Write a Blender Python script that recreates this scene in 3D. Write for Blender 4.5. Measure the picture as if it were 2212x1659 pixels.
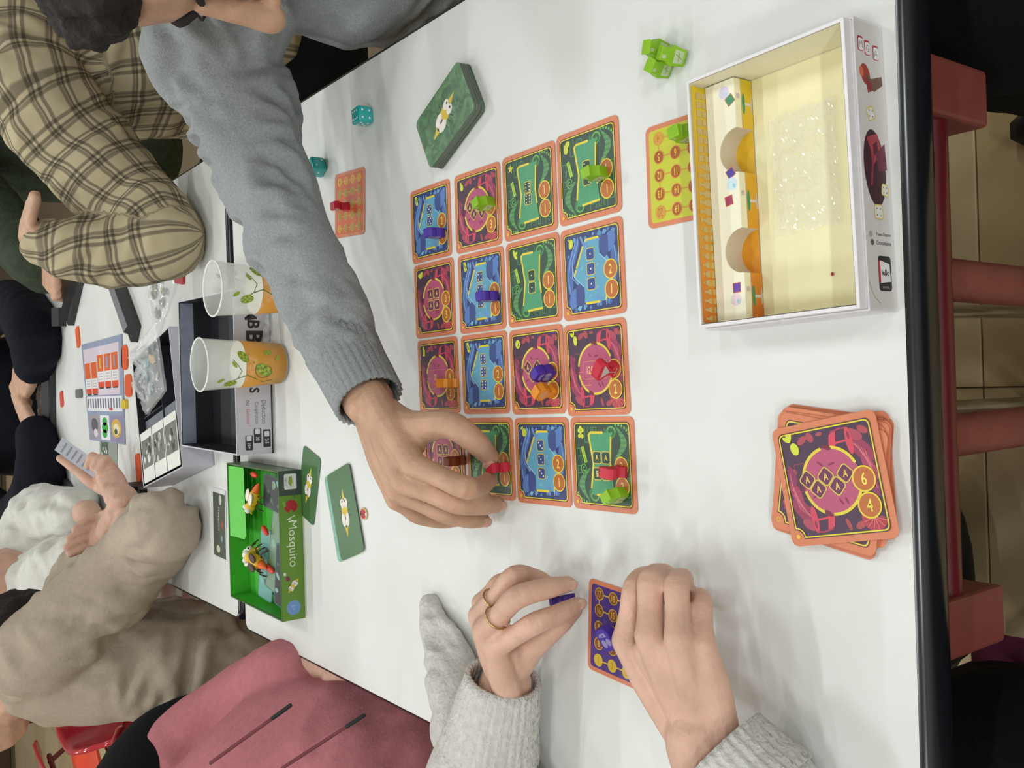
import bpy, bmesh, math, random
import numpy as np
from mathutils import Vector, Matrix, noise
for o in list(bpy.data.objects): bpy.data.objects.remove(o, do_unlink=True)
SC = bpy.context.scene; COL = SC.collection
R = math.radians; PI = math.pi
TZ = 0.74                                   # table top height
# ------------------------------------------------------------------ camera
CAM_H = 0.5; FPX = 2024.2; PITCH = R(36.588); ROLL = R(1.8886)
CAM = Vector((0, 0, TZ + CAM_H))
FW = Vector((0, math.cos(PITCH), -math.sin(PITCH)))
RT = Vector((1, 0, 0)); UP = Vector((0, math.sin(PITCH), math.cos(PITCH)))
EU = RT*math.cos(ROLL) - UP*math.sin(ROLL); EV = RT*math.sin(ROLL) + UP*math.cos(ROLL)
cd = bpy.data.cameras.new('camera'); cam = bpy.data.objects.new('camera', cd); COL.objects.link(cam)
cd.sensor_fit = 'HORIZONTAL'; cd.sensor_width = 36.0; cd.lens = FPX*36.0/2212.0
cd.clip_start = 0.02; cd.clip_end = 60
X_, Y_, Z_ = -EV, EU, -FW                   # the photographer held the camera turned a quarter
cam.matrix_world = Matrix(((X_.x, Y_.x, Z_.x, CAM.x), (X_.y, Y_.y, Z_.y, CAM.y), (X_.z, Y_.z, Z_.z, CAM.z), (0, 0, 0, 1)))
SC.camera = cam
def ray(px, py):
    u = 829.5 - py; v = 1106 - px
    return EU*u + EV*v + FW*FPX
def tp(px, py, h=0.0):                      # point at height h above the table top
    d = ray(px, py); t = (h - CAM_H)/d.z
    return CAM + d*t
def rp(px, py, y):                          # point at distance y in front of the photographer
    d = ray(px, py); return CAM + d*(y/d.y)
# ------------------------------------------------------------------ world, exposure
w = bpy.data.worlds.new('world'); SC.world = w; w.use_nodes = True
w.node_tree.nodes['Background'].inputs[0].default_value = (0.9, 0.95, 1, 1)
w.node_tree.nodes['Background'].inputs[1].default_value = 0.25
vs = SC.view_settings; vs.view_transform = 'Standard'; vs.look = 'None'; vs.exposure = -0.55; vs.gamma = 1; vs.use_curve_mapping = False
# ------------------------------------------------------------------ materials
def lin(c):
    if isinstance(c, str):
        c = c.lstrip('#'); c = [int(c[i:i+2], 16)/255 for i in (0, 2, 4)]
    return tuple((x/12.92 if x <= .04045 else ((x+.055)/1.055)**2.4) for x in c[:3]) + (1.0,)
_M = {}
def mat(col, rough=.5, metal=0., var=.06, vscale=60., bump=0., bscale=300., spec=.5, alpha=1., trans=0., coat=0., sub=0., name=None):
    key = (col, rough, metal, var, vscale, bump, bscale, spec, alpha, trans, coat, sub)
    if key in _M: return _M[key]
    m = bpy.data.materials.new(name or ('mat_' + str(col).lstrip('#'))); m.use_nodes = True
    nt = m.node_tree; b = nt.nodes['Principled BSDF']; c = lin(col)
    b.inputs['Base Color'].default_value = c; b.inputs['Roughness'].default_value = rough
    b.inputs['Metallic'].default_value = metal; b.inputs['Specular IOR Level'].default_value = spec
    b.inputs['Alpha'].default_value = alpha; b.inputs['Transmission Weight'].default_value = trans
    b.inputs['Coat Weight'].default_value = coat
    if sub: b.inputs['Subsurface Weight'].default_value = sub; b.inputs['Subsurface Radius'].default_value = (.012, .005, .003); b.inputs['Subsurface Scale'].default_value = .5
    if var or bump:
        tc = nt.nodes.new('ShaderNodeTexCoord')
        if var:
            n = nt.nodes.new('ShaderNodeTexNoise'); n.inputs['Scale'].default_value = vscale; n.inputs['Detail'].default_value = 3
            nt.links.new(tc.outputs['Object'], n.inputs['Vector'])
            mx = nt.nodes.new('ShaderNodeMix'); mx.data_type = 'RGBA'
            mx.inputs[6].default_value = tuple(max(0, x*(1-2*var)) for x in c[:3]) + (1,)
            mx.inputs[7].default_value = tuple(min(1, x*(1+2*var)) for x in c[:3]) + (1,)
            nt.links.new(n.outputs['Fac'], mx.inputs[0]); nt.links.new(mx.outputs[2], b.inputs['Base Color'])
        if bump:
            n2 = nt.nodes.new('ShaderNodeTexNoise'); n2.inputs['Scale'].default_value = bscale; n2.inputs['Detail'].default_value = 2
            nt.links.new(tc.outputs['Object'], n2.inputs['Vector'])
            bp = nt.nodes.new('ShaderNodeBump'); bp.inputs['Strength'].default_value = bump; bp.inputs['Distance'].default_value = .002
            nt.links.new(n2.outputs['Fac'], bp.inputs['Height']); nt.links.new(bp.outputs[0], b.inputs['Normal'])
    _M[key] = m; return m
def ink(col):
    c = col.lstrip('#'); q = [int(c[i:i+2], 16) for i in (0, 2, 4)]; q = [int(.93*v + .07*170) for v in q]          # pale grey mixed into every ink, imitating the haze over the cards
    return mat('#%02x%02x%02x' % tuple(q), rough=.42, var=.03, vscale=400, spec=.35)
# ------------------------------------------------------------------ object helpers
def link(name, me, m=None, parent=None, smooth=False):
    o = bpy.data.objects.new(name, me); COL.objects.link(o)
    if m is not None and not me.materials: me.materials.append(m)
    if parent is not None: o.parent = parent
    if smooth: me.polygons.foreach_set('use_smooth', [True]*len(me.polygons))
    return o
def tag(o, label, cat, group=None):
    o['label'] = label; o['category'] = cat
    if group: o['group'] = group
    return o
def thing(name, label, cat, loc=(0, 0, 0), rz=0., group=None):
    o = bpy.data.objects.new(name, None); COL.objects.link(o); o.location = loc; o.rotation_euler = (0, 0, rz)
    o.empty_display_size = .02
    return tag(o, label, cat, group)
def struct(o): o['kind'] = 'structure'; return o
def me_from(vs_, fs, name='mesh'):
    me = bpy.data.meshes.new(name); me.from_pydata([tuple(v) for v in vs_], [], fs); me.update(); return me
def box_me(x0, x1, y0, y1, z0, z1, bev=0., seg=2):
    bm = bmesh.new()
    v = [bm.verts.new((x, y, z)) for z in (z0, z1) for (x, y) in ((x0, y0), (x1, y0), (x1, y1), (x0, y1))]
    for f in ((3, 2, 1, 0), (4, 5, 6, 7), (0, 1, 5, 4), (1, 2, 6, 5), (2, 3, 7, 6), (3, 0, 4, 7)): bm.faces.new([v[i] for i in f])
    if bev: bmesh.ops.bevel(bm, geom=bm.edges[:], offset=bev, segments=seg, affect='EDGES', profile=.5)
    me = bpy.data.meshes.new('box'); bm.to_mesh(me); bm.free(); return me
def box(name, x0, x1, y0, y1, z0, z1, m, parent=None, bev=0.):
    return link(name, box_me(x0, x1, y0, y1, z0, z1, bev), m, parent)
def rrect(w, h, r, n=6, cx=0., cy=0.):
    p = []
    for (sx, sy, a0) in ((1, 1, 0), (-1, 1, 90), (-1, -1, 180), (1, -1, 270)):
        for k in range(n+1):
            a = R(a0 + 90*k/n); p.append((cx + sx*(w/2-r) + r*math.cos(a), cy + sy*(h/2-r) + r*math.sin(a)))
    return p
def prism_me(pts, z0, z1, bev=0.):
    bm = bmesh.new(); n = len(pts)
    lo = [bm.verts.new((x, y, z0)) for x, y in pts]; hi = [bm.verts.new((x, y, z1)) for x, y in pts]
    ft = bm.faces.new(hi); fb = bm.faces.new(lo[::-1])
    for i in range(n): bm.faces.new((lo[i], lo[(i+1) % n], hi[(i+1) % n], hi[i]))
    bmesh.ops.recalc_face_normals(bm, faces=bm.faces)
    if bev:
        e = [x for x in bm.edges if (x.verts[0].co.z == x.verts[1].co.z)]
        bmesh.ops.bevel(bm, geom=e, offset=bev, segments=2, affect='EDGES', profile=.5)
    me = bpy.data.meshes.new('prism'); bm.to_mesh(me); bm.free(); return me
# ---- tubes (list of rings) -------------------------------------------------
def crom(pts, rad, sub):
    P = [Vector(p) for p in pts]; n = len(P); op = []; orr = []
    for i in range(n-1):
        p0 = P[i-1] if i > 0 else P[i]*2-P[i+1]; p1, p2 = P[i], P[i+1]; p3 = P[i+2] if i+2 < n else P[i+1]*2-P[i]
        for k in range(sub):
            t = k/sub; t2 = t*t; t3 = t2*t
            op.append(.5*((2*p1) + (p2-p0)*t + (2*p0-5*p1+4*p2-p3)*t2 + (3*p1-p0-3*p2+p3)*t3))
            s = t*t*(3-2*t); orr.append(rad[i]*(1-s)+rad[i+1]*s)
    op.append(P[-1]); orr.append(rad[-1]); return op, orr
def tube_geo(pts, rad, n=12, sub=4, side=None, ratio=1., caps=True, mod=None):
    """closed tube; side/ratio make the section elliptical; mod(i_frac, angle) scales the radius"""
    if not hasattr(rad, '__len__'): rad = [rad]*len(pts)
    op, orr = crom(pts, rad, sub) if sub > 1 else ([Vector(p) for p in pts], list(rad))
    m = len(op); T = []
    for i in range(m):
        t = op[min(i+1, m-1)] - op[max(i-1, 0)]; T.append(t.normalized() if t.length > 1e-9 else Vector((0, 0, 1)))
    s0 = Vector(side) if side is not None else Vector((.31, .52, .79))
    if side is None and abs(T[0].dot(s0.normalized())) > .9: s0 = Vector((1, 0, 0))
    rings = []; V = []; s = s0
    def ring(c, t, r, s, fr):
        s = (s - t*s.dot(t)); s.normalize(); b = t.cross(s); out = []
        for k in range(n):
            a = 2*PI*k/n; q = r*(mod(fr, a) if mod else 1)
            out.append(c + s*(q*ratio*math.cos(a)) + b*(q*math.sin(a)))
        return out, s
    seq = []
    if caps:
        for k in (3, 2, 1): ph = k*PI/2/3.4; seq.append((op[0]-T[0]*orr[0]*math.sin(ph), T[0], orr[0]*math.cos(ph), 0))
    for i in range(m): seq.append((op[i], T[i], orr[i], i/(m-1)))
    if caps:
        for k in (1, 2, 3): ph = k*PI/2/3.4; seq.append((op[-1]+T[-1]*orr[-1]*math.sin(ph), T[-1], orr[-1]*math.cos(ph), 1))
    for c, t, r, fr in seq:
        o_, s2 = ring(c, t, r, s if side is None else s0, fr)
        if side is None: s = s2
        V += o_
    F = []; nr = len(seq)
    for i in range(nr-1):
        for k in range(n): a = i*n+k; b = i*n+(k+1) % n; F.append((a, b, b+n, a+n))
    F.append(tuple(range(n))[::-1]); F.append(tuple(range((nr-1)*n, nr*n)))
    return V, F
def tube(name, pts, rad, m, parent=None, n=12, sub=4, **k):
    V, F = tube_geo(pts, rad, n, sub, **k); return link(name, me_from(V, F), m, parent, True)
def ell_geo(c, r, M=None, n=16):
    V = []; F = []; c = Vector(c); h = n//2
    for i in range(1, h):
        for k in range(n):
            p = PI*i/h; a = 2*PI*k/n; v = Vector((r[0]*math.sin(p)*math.cos(a), r[1]*math.sin(p)*math.sin(a), r[2]*math.cos(p)))
            V.append(c + (M @ v if M else v))
    t = Vector((0, 0, r[2])); V.append(c + (M @ t if M else t)); V.append(c - (M @ t if M else t)); a_, b_ = len(V)-2, len(V)-1
    for i in range(h-2):
        for k in range(n): q = i*n+k; s = i*n+(k+1) % n; F.append((q, q+n, s+n, s))
    for k in range(n): F.append((a_, k, (k+1) % n)); q = (h-2)*n; F.append((b_, q+(k+1) % n, q+k))
    return V, F
def merge(geos):
    V = []; F = []
    for v, f in geos:
        o = len(V); V += list(v); F += [tuple(i+o for i in g) for g in f]
    return V, F
def ellipsoid(name, c, r, m, parent=None, M=None, n=16):
    V, F = ell_geo(c, r, M, n); return link(name, me_from(V, F), m, parent, True)
def remesh(geos, voxel, smooth=4, disp=None, fac=.5):
    """one continuous skin over overlapping closed pieces"""
    V, F = merge(geos); me = me_from(V, F); o = bpy.data.objects.new('tmp', me); COL.objects.link(o)
    md = o.modifiers.new('r', 'REMESH'); md.mode = 'VOXEL'; md.voxel_size = voxel; md.use_smooth_shade = True
    if smooth: sm = o.modifiers.new('s', 'SMOOTH'); sm.factor = fac; sm.iterations = smooth
    dg = bpy.context.evaluated_depsgraph_get(); dg.update()
    me2 = bpy.data.meshes.new_from_object(o.evaluated_get(dg)); bpy.data.objects.remove(o, do_unlink=True)
    me2.polygons.foreach_set('use_smooth', [True]*len(me2.polygons))
    return me2
def get_co(me):
    a = np.empty(len(me.vertices)*3); me.vertices.foreach_get('co', a); return a.reshape(-1, 3)
def get_no(me):
    a = np.empty(len(me.vertices)*3); me.vertices.foreach_get('normal', a); return a.reshape(-1, 3)
def set_co(me, a): me.vertices.foreach_set('co', a.ravel()); me.update()
def limb_param(me, chains, smooth_it=0):
    """per vertex: length along and distance around the nearest chain; stored as 'cuv'"""
    co = get_co(me); best = np.full(len(co), 1e9); S = np.zeros(len(co)); A = np.zeros(len(co)); C = np.zeros(len(co), int)
    for ci, (pts, rad) in enumerate(chains):
        op, orr = crom(pts, rad, 5); op = np.array([tuple(p) for p in op]); acc = 0.
        sd = np.array((.13, .27, .95))
        for i in range(len(op)-1):
            a, b = op[i], op[i+1]; d = b-a; L = np.linalg.norm(d)
            if L < 1e-7: continue
            t = d/L; q = np.clip((co-a) @ t, 0, L); w_ = co - a - q[:, None]*t; dist = np.linalg.norm(w_, axis=1) - orr[i]
            s = sd - t*sd.dot(t); s /= np.linalg.norm(s); bb = np.cross(t, s); ang = np.arctan2(w_ @ bb, w_ @ s)
            m = dist < best; best[m] = dist[m]; S[m] = acc + q[m]; A[m] = ang[m]*float(np.mean(rad)); C[m] = ci
            acc += L
    ed = np.empty(len(me.edges)*2, int); me.edges.foreach_get('vertices', ed); ed = ed.reshape(-1, 2); ed = ed[C[ed[:, 0]] == C[ed[:, 1]]]
    rad_ = np.zeros(len(co))
    for ci, (pts, rad) in enumerate(chains): rad_[C == ci] = float(np.mean(rad))
    ang = A/np.maximum(rad_, 1e-4); Q = np.stack([S, np.cos(ang), np.sin(ang)], 1)
    if smooth_it:
        deg = np.zeros(len(co)); np.add.at(deg, ed[:, 0], 1); np.add.at(deg, ed[:, 1], 1); deg = np.maximum(deg, 1)
        for _ in range(smooth_it):
            N = np.zeros_like(Q); np.add.at(N, ed[:, 0], Q[ed[:, 1]]); np.add.at(N, ed[:, 1], Q[ed[:, 0]]); Q = .4*Q + .6*N/deg[:, None]
        S = Q[:, 0]; A = np.arctan2(Q[:, 2], Q[:, 1])*rad_
    at = me.attributes.new('cuv', 'FLOAT_VECTOR', 'POINT'); at.data.foreach_set('vector', np.stack([S, A, C*1.0], 1).ravel())
    return S, A, C, best
def fold(me, S, A, amp, k=30., kk=14., seed=0., win=None):
    co = get_co(me); no = get_no(me); d = np.zeros(len(co))
    for i in range(len(co)):
        q_ = A[i]*kk; c_, s_ = math.cos(q_), math.sin(q_); n_ = noise.noise(Vector((S[i]*k + 1.7*math.sin(q_+.6+S[i]*5), 1.0*c_, 1.0*s_+seed)))
        n2 = noise.noise(Vector((co[i][0]*15, co[i][1]*15, co[i][2]*15+seed))); w_ = min(1, max(0, .45+1.6*noise.noise(Vector((S[i]*9, c_*.9+seed, s_*.9)))))
        d[i] = (max(-.55, 1-abs(n_)*3.2)-.15)*w_ + n2*.45
    ed = np.empty(len(me.edges)*2, int); me.edges.foreach_get('vertices', ed); ed = ed.reshape(-1, 2); deg = np.zeros(len(co)); np.add.at(deg, ed[:, 0], 1); np.add.at(deg, ed[:, 1], 1); deg = np.maximum(deg, 1)
    for _ in range(4):
        N = np.zeros(len(co)); np.add.at(N, ed[:, 0], d[ed[:, 1]]); np.add.at(N, ed[:, 1], d[ed[:, 0]]); d = .4*d + .6*N/deg
    set_co(me, co + no*(d*amp)[:, None])
# ------------------------------------------------------------------ flat printed art
_TX = {}
def text_geo(s, bold=0.):
    key = (s, bold)
    if key not in _TX:
        cu = bpy.data.curves.new('t', 'FONT'); cu.body = s; cu.align_x = 'CENTER'; cu.size = 1; cu.resolution_u = 3; cu.offset = bold
        o = bpy.data.objects.new('t', cu); me = bpy.data.meshes.new_from_object(o)
        V = [(v.co.x, v.co.y) for v in me.vertices]; F = [tuple(p.vertices) for p in me.polygons]
        bpy.data.objects.remove(o); bpy.data.curves.remove(cu); bpy.data.meshes.remove(me)
        xs = [v[0] for v in V] or [0]; ys = [v[1] for v in V] or [0]
        cx = (min(xs)+max(xs))/2; cy = (min(ys)+max(ys))/2; hh = max(ys)-min(ys) or 1
        _TX[key] = ([((x-cx)/hh, (y-cy)/hh) for x, y in V], F, (max(xs)-min(xs))/hh)
    return _TX[key]
class Art:
    """flat print in millimetres, layered by a few hundredths of a millimetre"""
    def __init__(s): s.V = []; s.F = []; s.I = []; s.mats = []; s.z = 0.02
    def mi(s, c):
        m = c if not isinstance(c, str) else ink(c)
        if m not in s.mats: s.mats.append(m)
        return s.mats.index(m)
    def up(s, d=.03): s.z += d
    def poly(s, pts, c):
        s.z += .0021; o = len(s.V); s.V += [(x, y, s.z) for x, y in pts]; s.F.append(tuple(range(o, o+len(pts)))); s.I.append(s.mi(c))
    def ell(s, cx, cy, rx, ry=None, c='#ffffff', rot=0., n=20, a0=0, a1=360):
        ry = rx if ry is None else ry; p = []; cr, sr = math.cos(R(rot)), math.sin(R(rot))
        full = (a1-a0 >= 360); m = n if full else n+1
        for k in range(m):
            a = R(a0+(a1-a0)*k/n); x, y = rx*math.cos(a), ry*math.sin(a); p.append((cx+x*cr-y*sr, cy+x*sr+y*cr))
        s.poly(p, c)
    def line(s, pts, wd, c, closed=False):
        s.z += .0021; n = len(pts); o = len(s.V); k = s.mi(c); P = [Vector(p) for p in pts]
        for i in range(n):
            a = P[i-1] if (i > 0 or closed) else P[i]; b = P[(i+1) % n] if (i < n-1 or closed) else P[i]
            d1 = (P[i]-a); d2 = (b-P[i]); d1 = d1.normalized() if d1.length > 1e-9 else d2.normalized(); d2 = d2.normalized() if d2.length > 1e-9 else d1
            t = (d1+d2); t = t.normalized() if t.length > 1e-6 else d1; nr = Vector((-t.y, t.x)); q = max(.5, nr.dot(Vector((-d1.y, d1.x))))
            h = wd/2/q; s.V += [(P[i].x+nr.x*h, P[i].y+nr.y*h, s.z), (P[i].x-nr.x*h, P[i].y-nr.y*h, s.z)]
        for i in range(n if closed else n-1):
            j = (i+1) % n; s.F.append((o+2*i, o+2*i+1, o+2*j+1, o+2*j)); s.I.append(k)
    def arc(s, cx, cy, r, a0, a1, wd, c, n=18, ry=None):
        ry = ry or r; s.line([(cx+r*math.cos(R(a0+(a1-a0)*i/n)), cy+ry*math.sin(R(a0+(a1-a0)*i/n))) for i in range(n+1)], wd, c)
    def text(s, t, x, y, h, c, sx=1., bold=.0, rot=0.):
        s.z += .0021; V, F, wd = text_geo(t, bold); o = len(s.V); k = s.mi(c); cr, sr = math.cos(R(rot)), math.sin(R(rot))
        for a, b in V: a *= h*sx; b *= h; s.V.append((x+a*cr-b*sr, y+a*sr+b*cr, s.z))
        for f in F: s.F.append(tuple(i+o for i in f)); s.I.append(k)
    def clip(s, hw, hh):
        s.V = [(max(-hw, min(hw, x)), max(-hh, min(hh, y)), z) for x, y, z in s.V]
    def mesh(s, M=None):
        me = bpy.data.meshes.new('print'); vv = [Vector((x*.001, y*.001, z*.001)) for x, y, z in s.V]
        if M: vv = [M @ v for v in vv]
        me.from_pydata([tuple(v) for v in vv], [], s.F)
        for m in s.mats: me.materials.append(m)
        me.polygons.foreach_set('material_index', s.I); me.update(); return me
    def obj(s, name, parent, M=None): return link(name, s.mesh(M), None, parent)
def frame(o, ex, ey, ez):
    ex, ey, ez, o = Vector(ex), Vector(ey), Vector(ez), Vector(o)
    return Matrix(((ex.x, ey.x, ez.x, o.x), (ex.y, ey.y, ez.y, o.y), (ex.z, ey.z, ez.z, o.z), (0, 0, 0, 1)))
# ================================================================== the room
def area(name, x, y, z, sx, sy, pw, col=(1, .96, .9)):
    fx = thing('ceiling_light', LBL[name], 'light', (x, y, z), 0, 'fluorescent ceiling lights')
    box('housing', -sx/2-.03, sx/2+.03, -sy/2-.03, sy/2+.03, .005, .06, mat('#e8e8e6', .5), fx, .004)
    m = bpy.data.materials.get('lamp_diffuser')
    if not m:
        m = bpy.data.materials.new('lamp_diffuser'); m.use_nodes = True; b = m.node_tree.nodes['Principled BSDF']
        b.inputs['Base Color'].default_value = (.9, .9, .9, 1); b.inputs['Emission Color'].default_value = (.93, .985, 1, 1); b.inputs['Emission Strength'].default_value = 4
    box('diffuser', -sx/2, sx/2, -sy/2, sy/2, 0, .006, m, fx)
    l = bpy.data.lights.new('tube_light', 'AREA'); l.shape = 'RECTANGLE'; l.size = sx; l.size_y = sy; l.energy = pw; l.color = col
    lo = bpy.data.objects.new('tube_light', l); COL.objects.link(lo); lo.parent = fx; lo.location = (0, 0, -.012)
CZ = 2.98
LC = (.93, .985, 1.0); LBL = {}
for i_, x_ in enumerate((-2.3, -.75, 1.1)):
    for j_, (y_, pw_) in enumerate(((-2.2, 40), (-.4, 12), (1.5, 14), (3.0, 20), (4.9, 20))):
        nm_ = '%d%d' % (i_, j_); LBL[nm_] = ('ceiling tube light, ' + ('left', 'middle', 'right')[i_] + ' column, ' + ('behind the photographer', 'above the photographer', 'over the near table', 'over the far table end', 'at the far end of the room')[j_])
        area(nm_, x_, y_, CZ, .62, .07, pw_*(1.25 if i_ == 0 else 1), LC)
wallm = mat('#e4e3e0', .8, var=.03, vscale=3)
struct(box('wall_back', -6.1, 3.5, 9.0, 9.1, 0, 3.1, wallm)); struct(box('wall_front', -6.1, 3.5, -3.6, -3.5, 0, 3.1, wallm))
struct(box('wall_left', -6.1, -6.0, -3.6, 9.1, 0, 3.1, wallm)); struct(box('wall_right', 3.5, 3.6, -3.6, 9.1, 0, 3.1, wallm))
struct(box('ceiling', -6.1, 3.6, -3.6, 9.1, 3.06, 3.16, mat('#f0f0ee', .9, var=.02)))
fl = struct(box('floor', -6.1, 3.6, -3.6, 9.1, -.06, -.004, mat('#6f5f48', .8)))
tile_mats = [mat(c, .35, var=.07, vscale=14) for c in ('#c9b083', '#c2a87a', '#cfb78c')]
tmes = []
for tm in tile_mats:
    me = box_me(-.224, .224, -.224, .224, -.006, 0, .0015, 1); me.materials.append(tm); tmes.append(me)
rnd = random.Random(3)
for i in range(14):
    for j in range(21):
        o = bpy.data.objects.new('floor_tile', tmes[rnd.randrange(3)]); COL.objects.link(o); o.parent = fl; o.location = (-5.2+.45*i, -.5+.45*j, 0)
for k, (nm, a) in enumerate((('baseboard_back', (-6.0, 3.5, 8.985, 9.0)), ('baseboard_left', (-6.0, -5.985, -3.5, 9.0)))):
    struct(box(nm, a[0], a[1], a[2], a[3], 0, .09, mat('#5a4638', .6)))
# ================================================================== tables
white_lam = mat('#dfe0dc', .38, var=.012, vscale=30, spec=.4)
black_edge = mat('#14161a', .22, var=.1, spec=.6)
red_paint = mat('#5e1a20', .3, var=.1, spec=.5)
wine_paint = mat('#7a3c34', .5, var=.1)
def band(x0, x1, y0, y1, zt, th, bul):
    prof = []
    for k in range(9):
        a = -PI/2 + PI*k/8; prof.append((bul*math.cos(a), zt - th/2 + th/2*math.sin(a)))
    path = []
    r = .012
    for (cx, cy, a0) in ((x1-r, y1-r, 0), (x0+r, y1-r, 90), (x0+r, y0+r, 180), (x1-r, y0+r, 270)):
        for k in range(5): a = R(a0+90*k/4); path.append((cx, cy, math.cos(a), math.sin(a)))
    V = []; F = []; n = len(prof); m = len(path)
    for cx, cy, nx, ny in path:
        for d, z in prof: V.append((cx+nx*(r+d), cy+ny*(r+d), z))
    for i in range(m):
        for k in range(n-1): a = i*n+k; b = ((i+1) % m)*n+k; F.append((a, b, b+1, a+1))
    return me_from(V, F)
def make_table(label, x0, x1, y0, y1):
    cx, cy = (x0+x1)/2, (y0+y1)/2
    t = thing('cafe_table', label, 'table', (cx, cy, 0), 0, 'white cafe tables')
    hx, hy = (x1-x0)/2, (y1-y0)/2
    link('tabletop', prism_me([(x, y) for x, y in rrect(2*hx, 2*hy, .012)], TZ-.03, TZ), white_lam, t)
    link('edge_band', band(-hx, hx, -hy, hy, TZ, .031, .008), black_edge, t, True)
    for sy in (-1, 1):
        ye = sy*(hy-.032)
        for sx in (1, -1):
            box('bracket', sx*.172-.019, sx*.172+.019, ye-.017, ye+.017, TZ-.135, TZ-.0305, wine_paint, t, .003)
        tube('cross_tube', [(-.155, ye, TZ-.085), (.155, ye, TZ-.085)], .0135, red_paint, t, 16, 1)
        for sx in (1, -1):
            tube('leg', [(sx*.052-.0, ye, TZ-.092), (sx*.05, ye, .35), (sx*.056, ye, .03)], .0145, wine_paint, t, 16, 3)
        box('foot', -.24, .24, ye-.028, ye+.028, .001, .03, red_paint, t, .006)
    return t
make_table('white table with black rim in front, holding the square card grid', -.3465, .3625, .295, 1.352)
make_table('second white table behind, holding the board and dark tile stands', -.337, .367, 1.382, 2.80)
# ================================================================== red chairs
red_pl = mat('#b02a35', .15, var=.05, spec=.6); orange_pl = mat('#d2452c', .25, var=.05)
def make_chair(label, x, y, rz, pl=red_pl):
    c = thing('plastic_chair', label, 'chair', (x, y, 0), rz, 'red plastic chairs')
    V = []; F = []; nu, nv = 14, 12                    # shell: seat pan curving up into a backrest; faces local +Y
    prof = [(.22, .43), (.19, .445), (.1, .44), (0, .43), (-.12, .43), (-.18, .45), (-.215, .52), (-.235, .6), (-.25, .68), (-.262, .75), (-.27, .79), (-.272, .805)]
    for j, (yy, zz) in enumerate(prof):
        wd = .21 if j < 6 else .21-.004*(j-6)**2*.6
        for i in range(nu+1):
            u = -1+2*i/nu; cup = .035*u*u
            V.append((u*wd, yy + (cup*1.2 if j > 5 else 0), zz + (cup if j <= 5 else 0) - (.03*abs(u)**6 if j > 9 else 0)))
    for j in range(len(prof)-1):
        for i in range(nu): a = j*(nu+1)+i; F.append((a, a+1, a+nu+2, a+nu+1))
    o = link('seat_shell', me_from(V, F), pl, c, True); s = o.modifiers.new('s', 'SOLIDIFY'); s.thickness = .012; s.offset = 0
    for sx in (-1, 1):
        tube('front_leg', [(sx*.17, .1, .425), (sx*.19, .17, .3), (sx*.2, .2, .012)], .012, red_paint, c, 10, 3)
        tube('rear_leg', [(sx*.17, -.1, .425), (sx*.19, -.2, .3), (sx*.2, -.26, .012)], .012, red_paint, c, 10, 3)
        tube('side_rail', [(sx*.17, .14, .422), (sx*.17, -.14, .422)], .012, red_paint, c, 10, 1)
    tube('stretcher', [(-.19, -.17, .32), (.19, -.17, .32)], .009, red_paint, c, 10, 1)
    return c
make_chair('glossy red plastic chair under the person in the white blouse', -.53, 2.36, R(-90))
make_chair('red plastic chair under the person in the beige top', -.44, 1.80, R(-95))
make_chair('orange red chair standing far back in the left aisle', -1.42, 3.75, R(-70), orange_pl)
make_chair('wine red chair beyond the orange one in the left aisle', -1.85, 4.7, R(-20))
make_chair('red chair under the man in the grey sweater', .615, .90, R(90))
make_chair('red chair under the woman with the rings', -.70, .57, R(-90))
# a stool under the near table
st = thing('chrome_stool', 'stool with thin chrome legs under the near table', 'stool', (.012, .72, 0))
link('seat', prism_me([(.15*math.cos(R(15*k)), .15*math.sin(R(15*k))) for k in range(24)], .43, .47, .006), mat('#26282c', .5), st)
chrome = mat('#c8c8c4', .12, 1., var=.02)
for sx in (-1, 1):
    for sy in (-1, 1): tube('leg', [(sx*.052, sy*.11, .432), (sx*.055, sy*.15, .2), (sx*.057, sy*.165, .008)], .008, chrome, st, 12, 3)
tube('foot_ring', [(.14*math.cos(R(30*k)), .14*math.sin(R(30*k)), .2) for k in range(13)], .006, chrome, st, 8, 2)
# ================================================================== playing cards
CS = 74.8                                      # square cards, millimetres
SALMON = '#d68360'; YEL = '#e9d23c'; LINE = '#3a2a30'
card_me = {}
def card_slab(col=SALMON, w=CS, h=CS, r=5., th=.45):
    k = (col, w, h, r, th)
    if k not in card_me:
        me = prism_me([(x*.001, y*.001) for x, y in rrect(w, h, r, 4)], 0, th*.001); me.materials.append(mat(col, .42, var=.03, vscale=90, spec=.35)); card_me[k] = me
    return card_me[k]
def notch_panel(i=0.):
    hw = CS/2-5.2-i; r = 3.2; p = []
    for (sx, sy, a0) in ((1, 1, 0), (-1, 1, 90)):
        for k in range(5): a = R(a0+90*k/4); p.append((sx*(hw-r)+r*math.cos(a), sy*(hw-r)+r*math.sin(a)))
    n = 6.0
    for k in range(6): a = R(90-90*k/5); p.append((-hw + n*math.cos(a), -hw + n*math.sin(a)))
    for k in range(5): a = R(270+90*k/4); p.append(((hw-r)+r*math.cos(a), -(hw-r)+r*math.sin(a)))
    return p
PIPS = {1: [(0, 0)], 2: [(-1, 1), (1, -1)], 3: [(-1, 1), (0, 0), (1, -1)], 4: [(-1, 1), (1, 1), (-1, -1), (1, -1)], 5: [(-1, 1), (1, 1), (-1, -1), (1, -1), (0, 0)],
        6: [(-1, 1.2), (-1, 0), (-1, -1.2), (1, 1.2), (1, 0), (1, -1.2)]}
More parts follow.
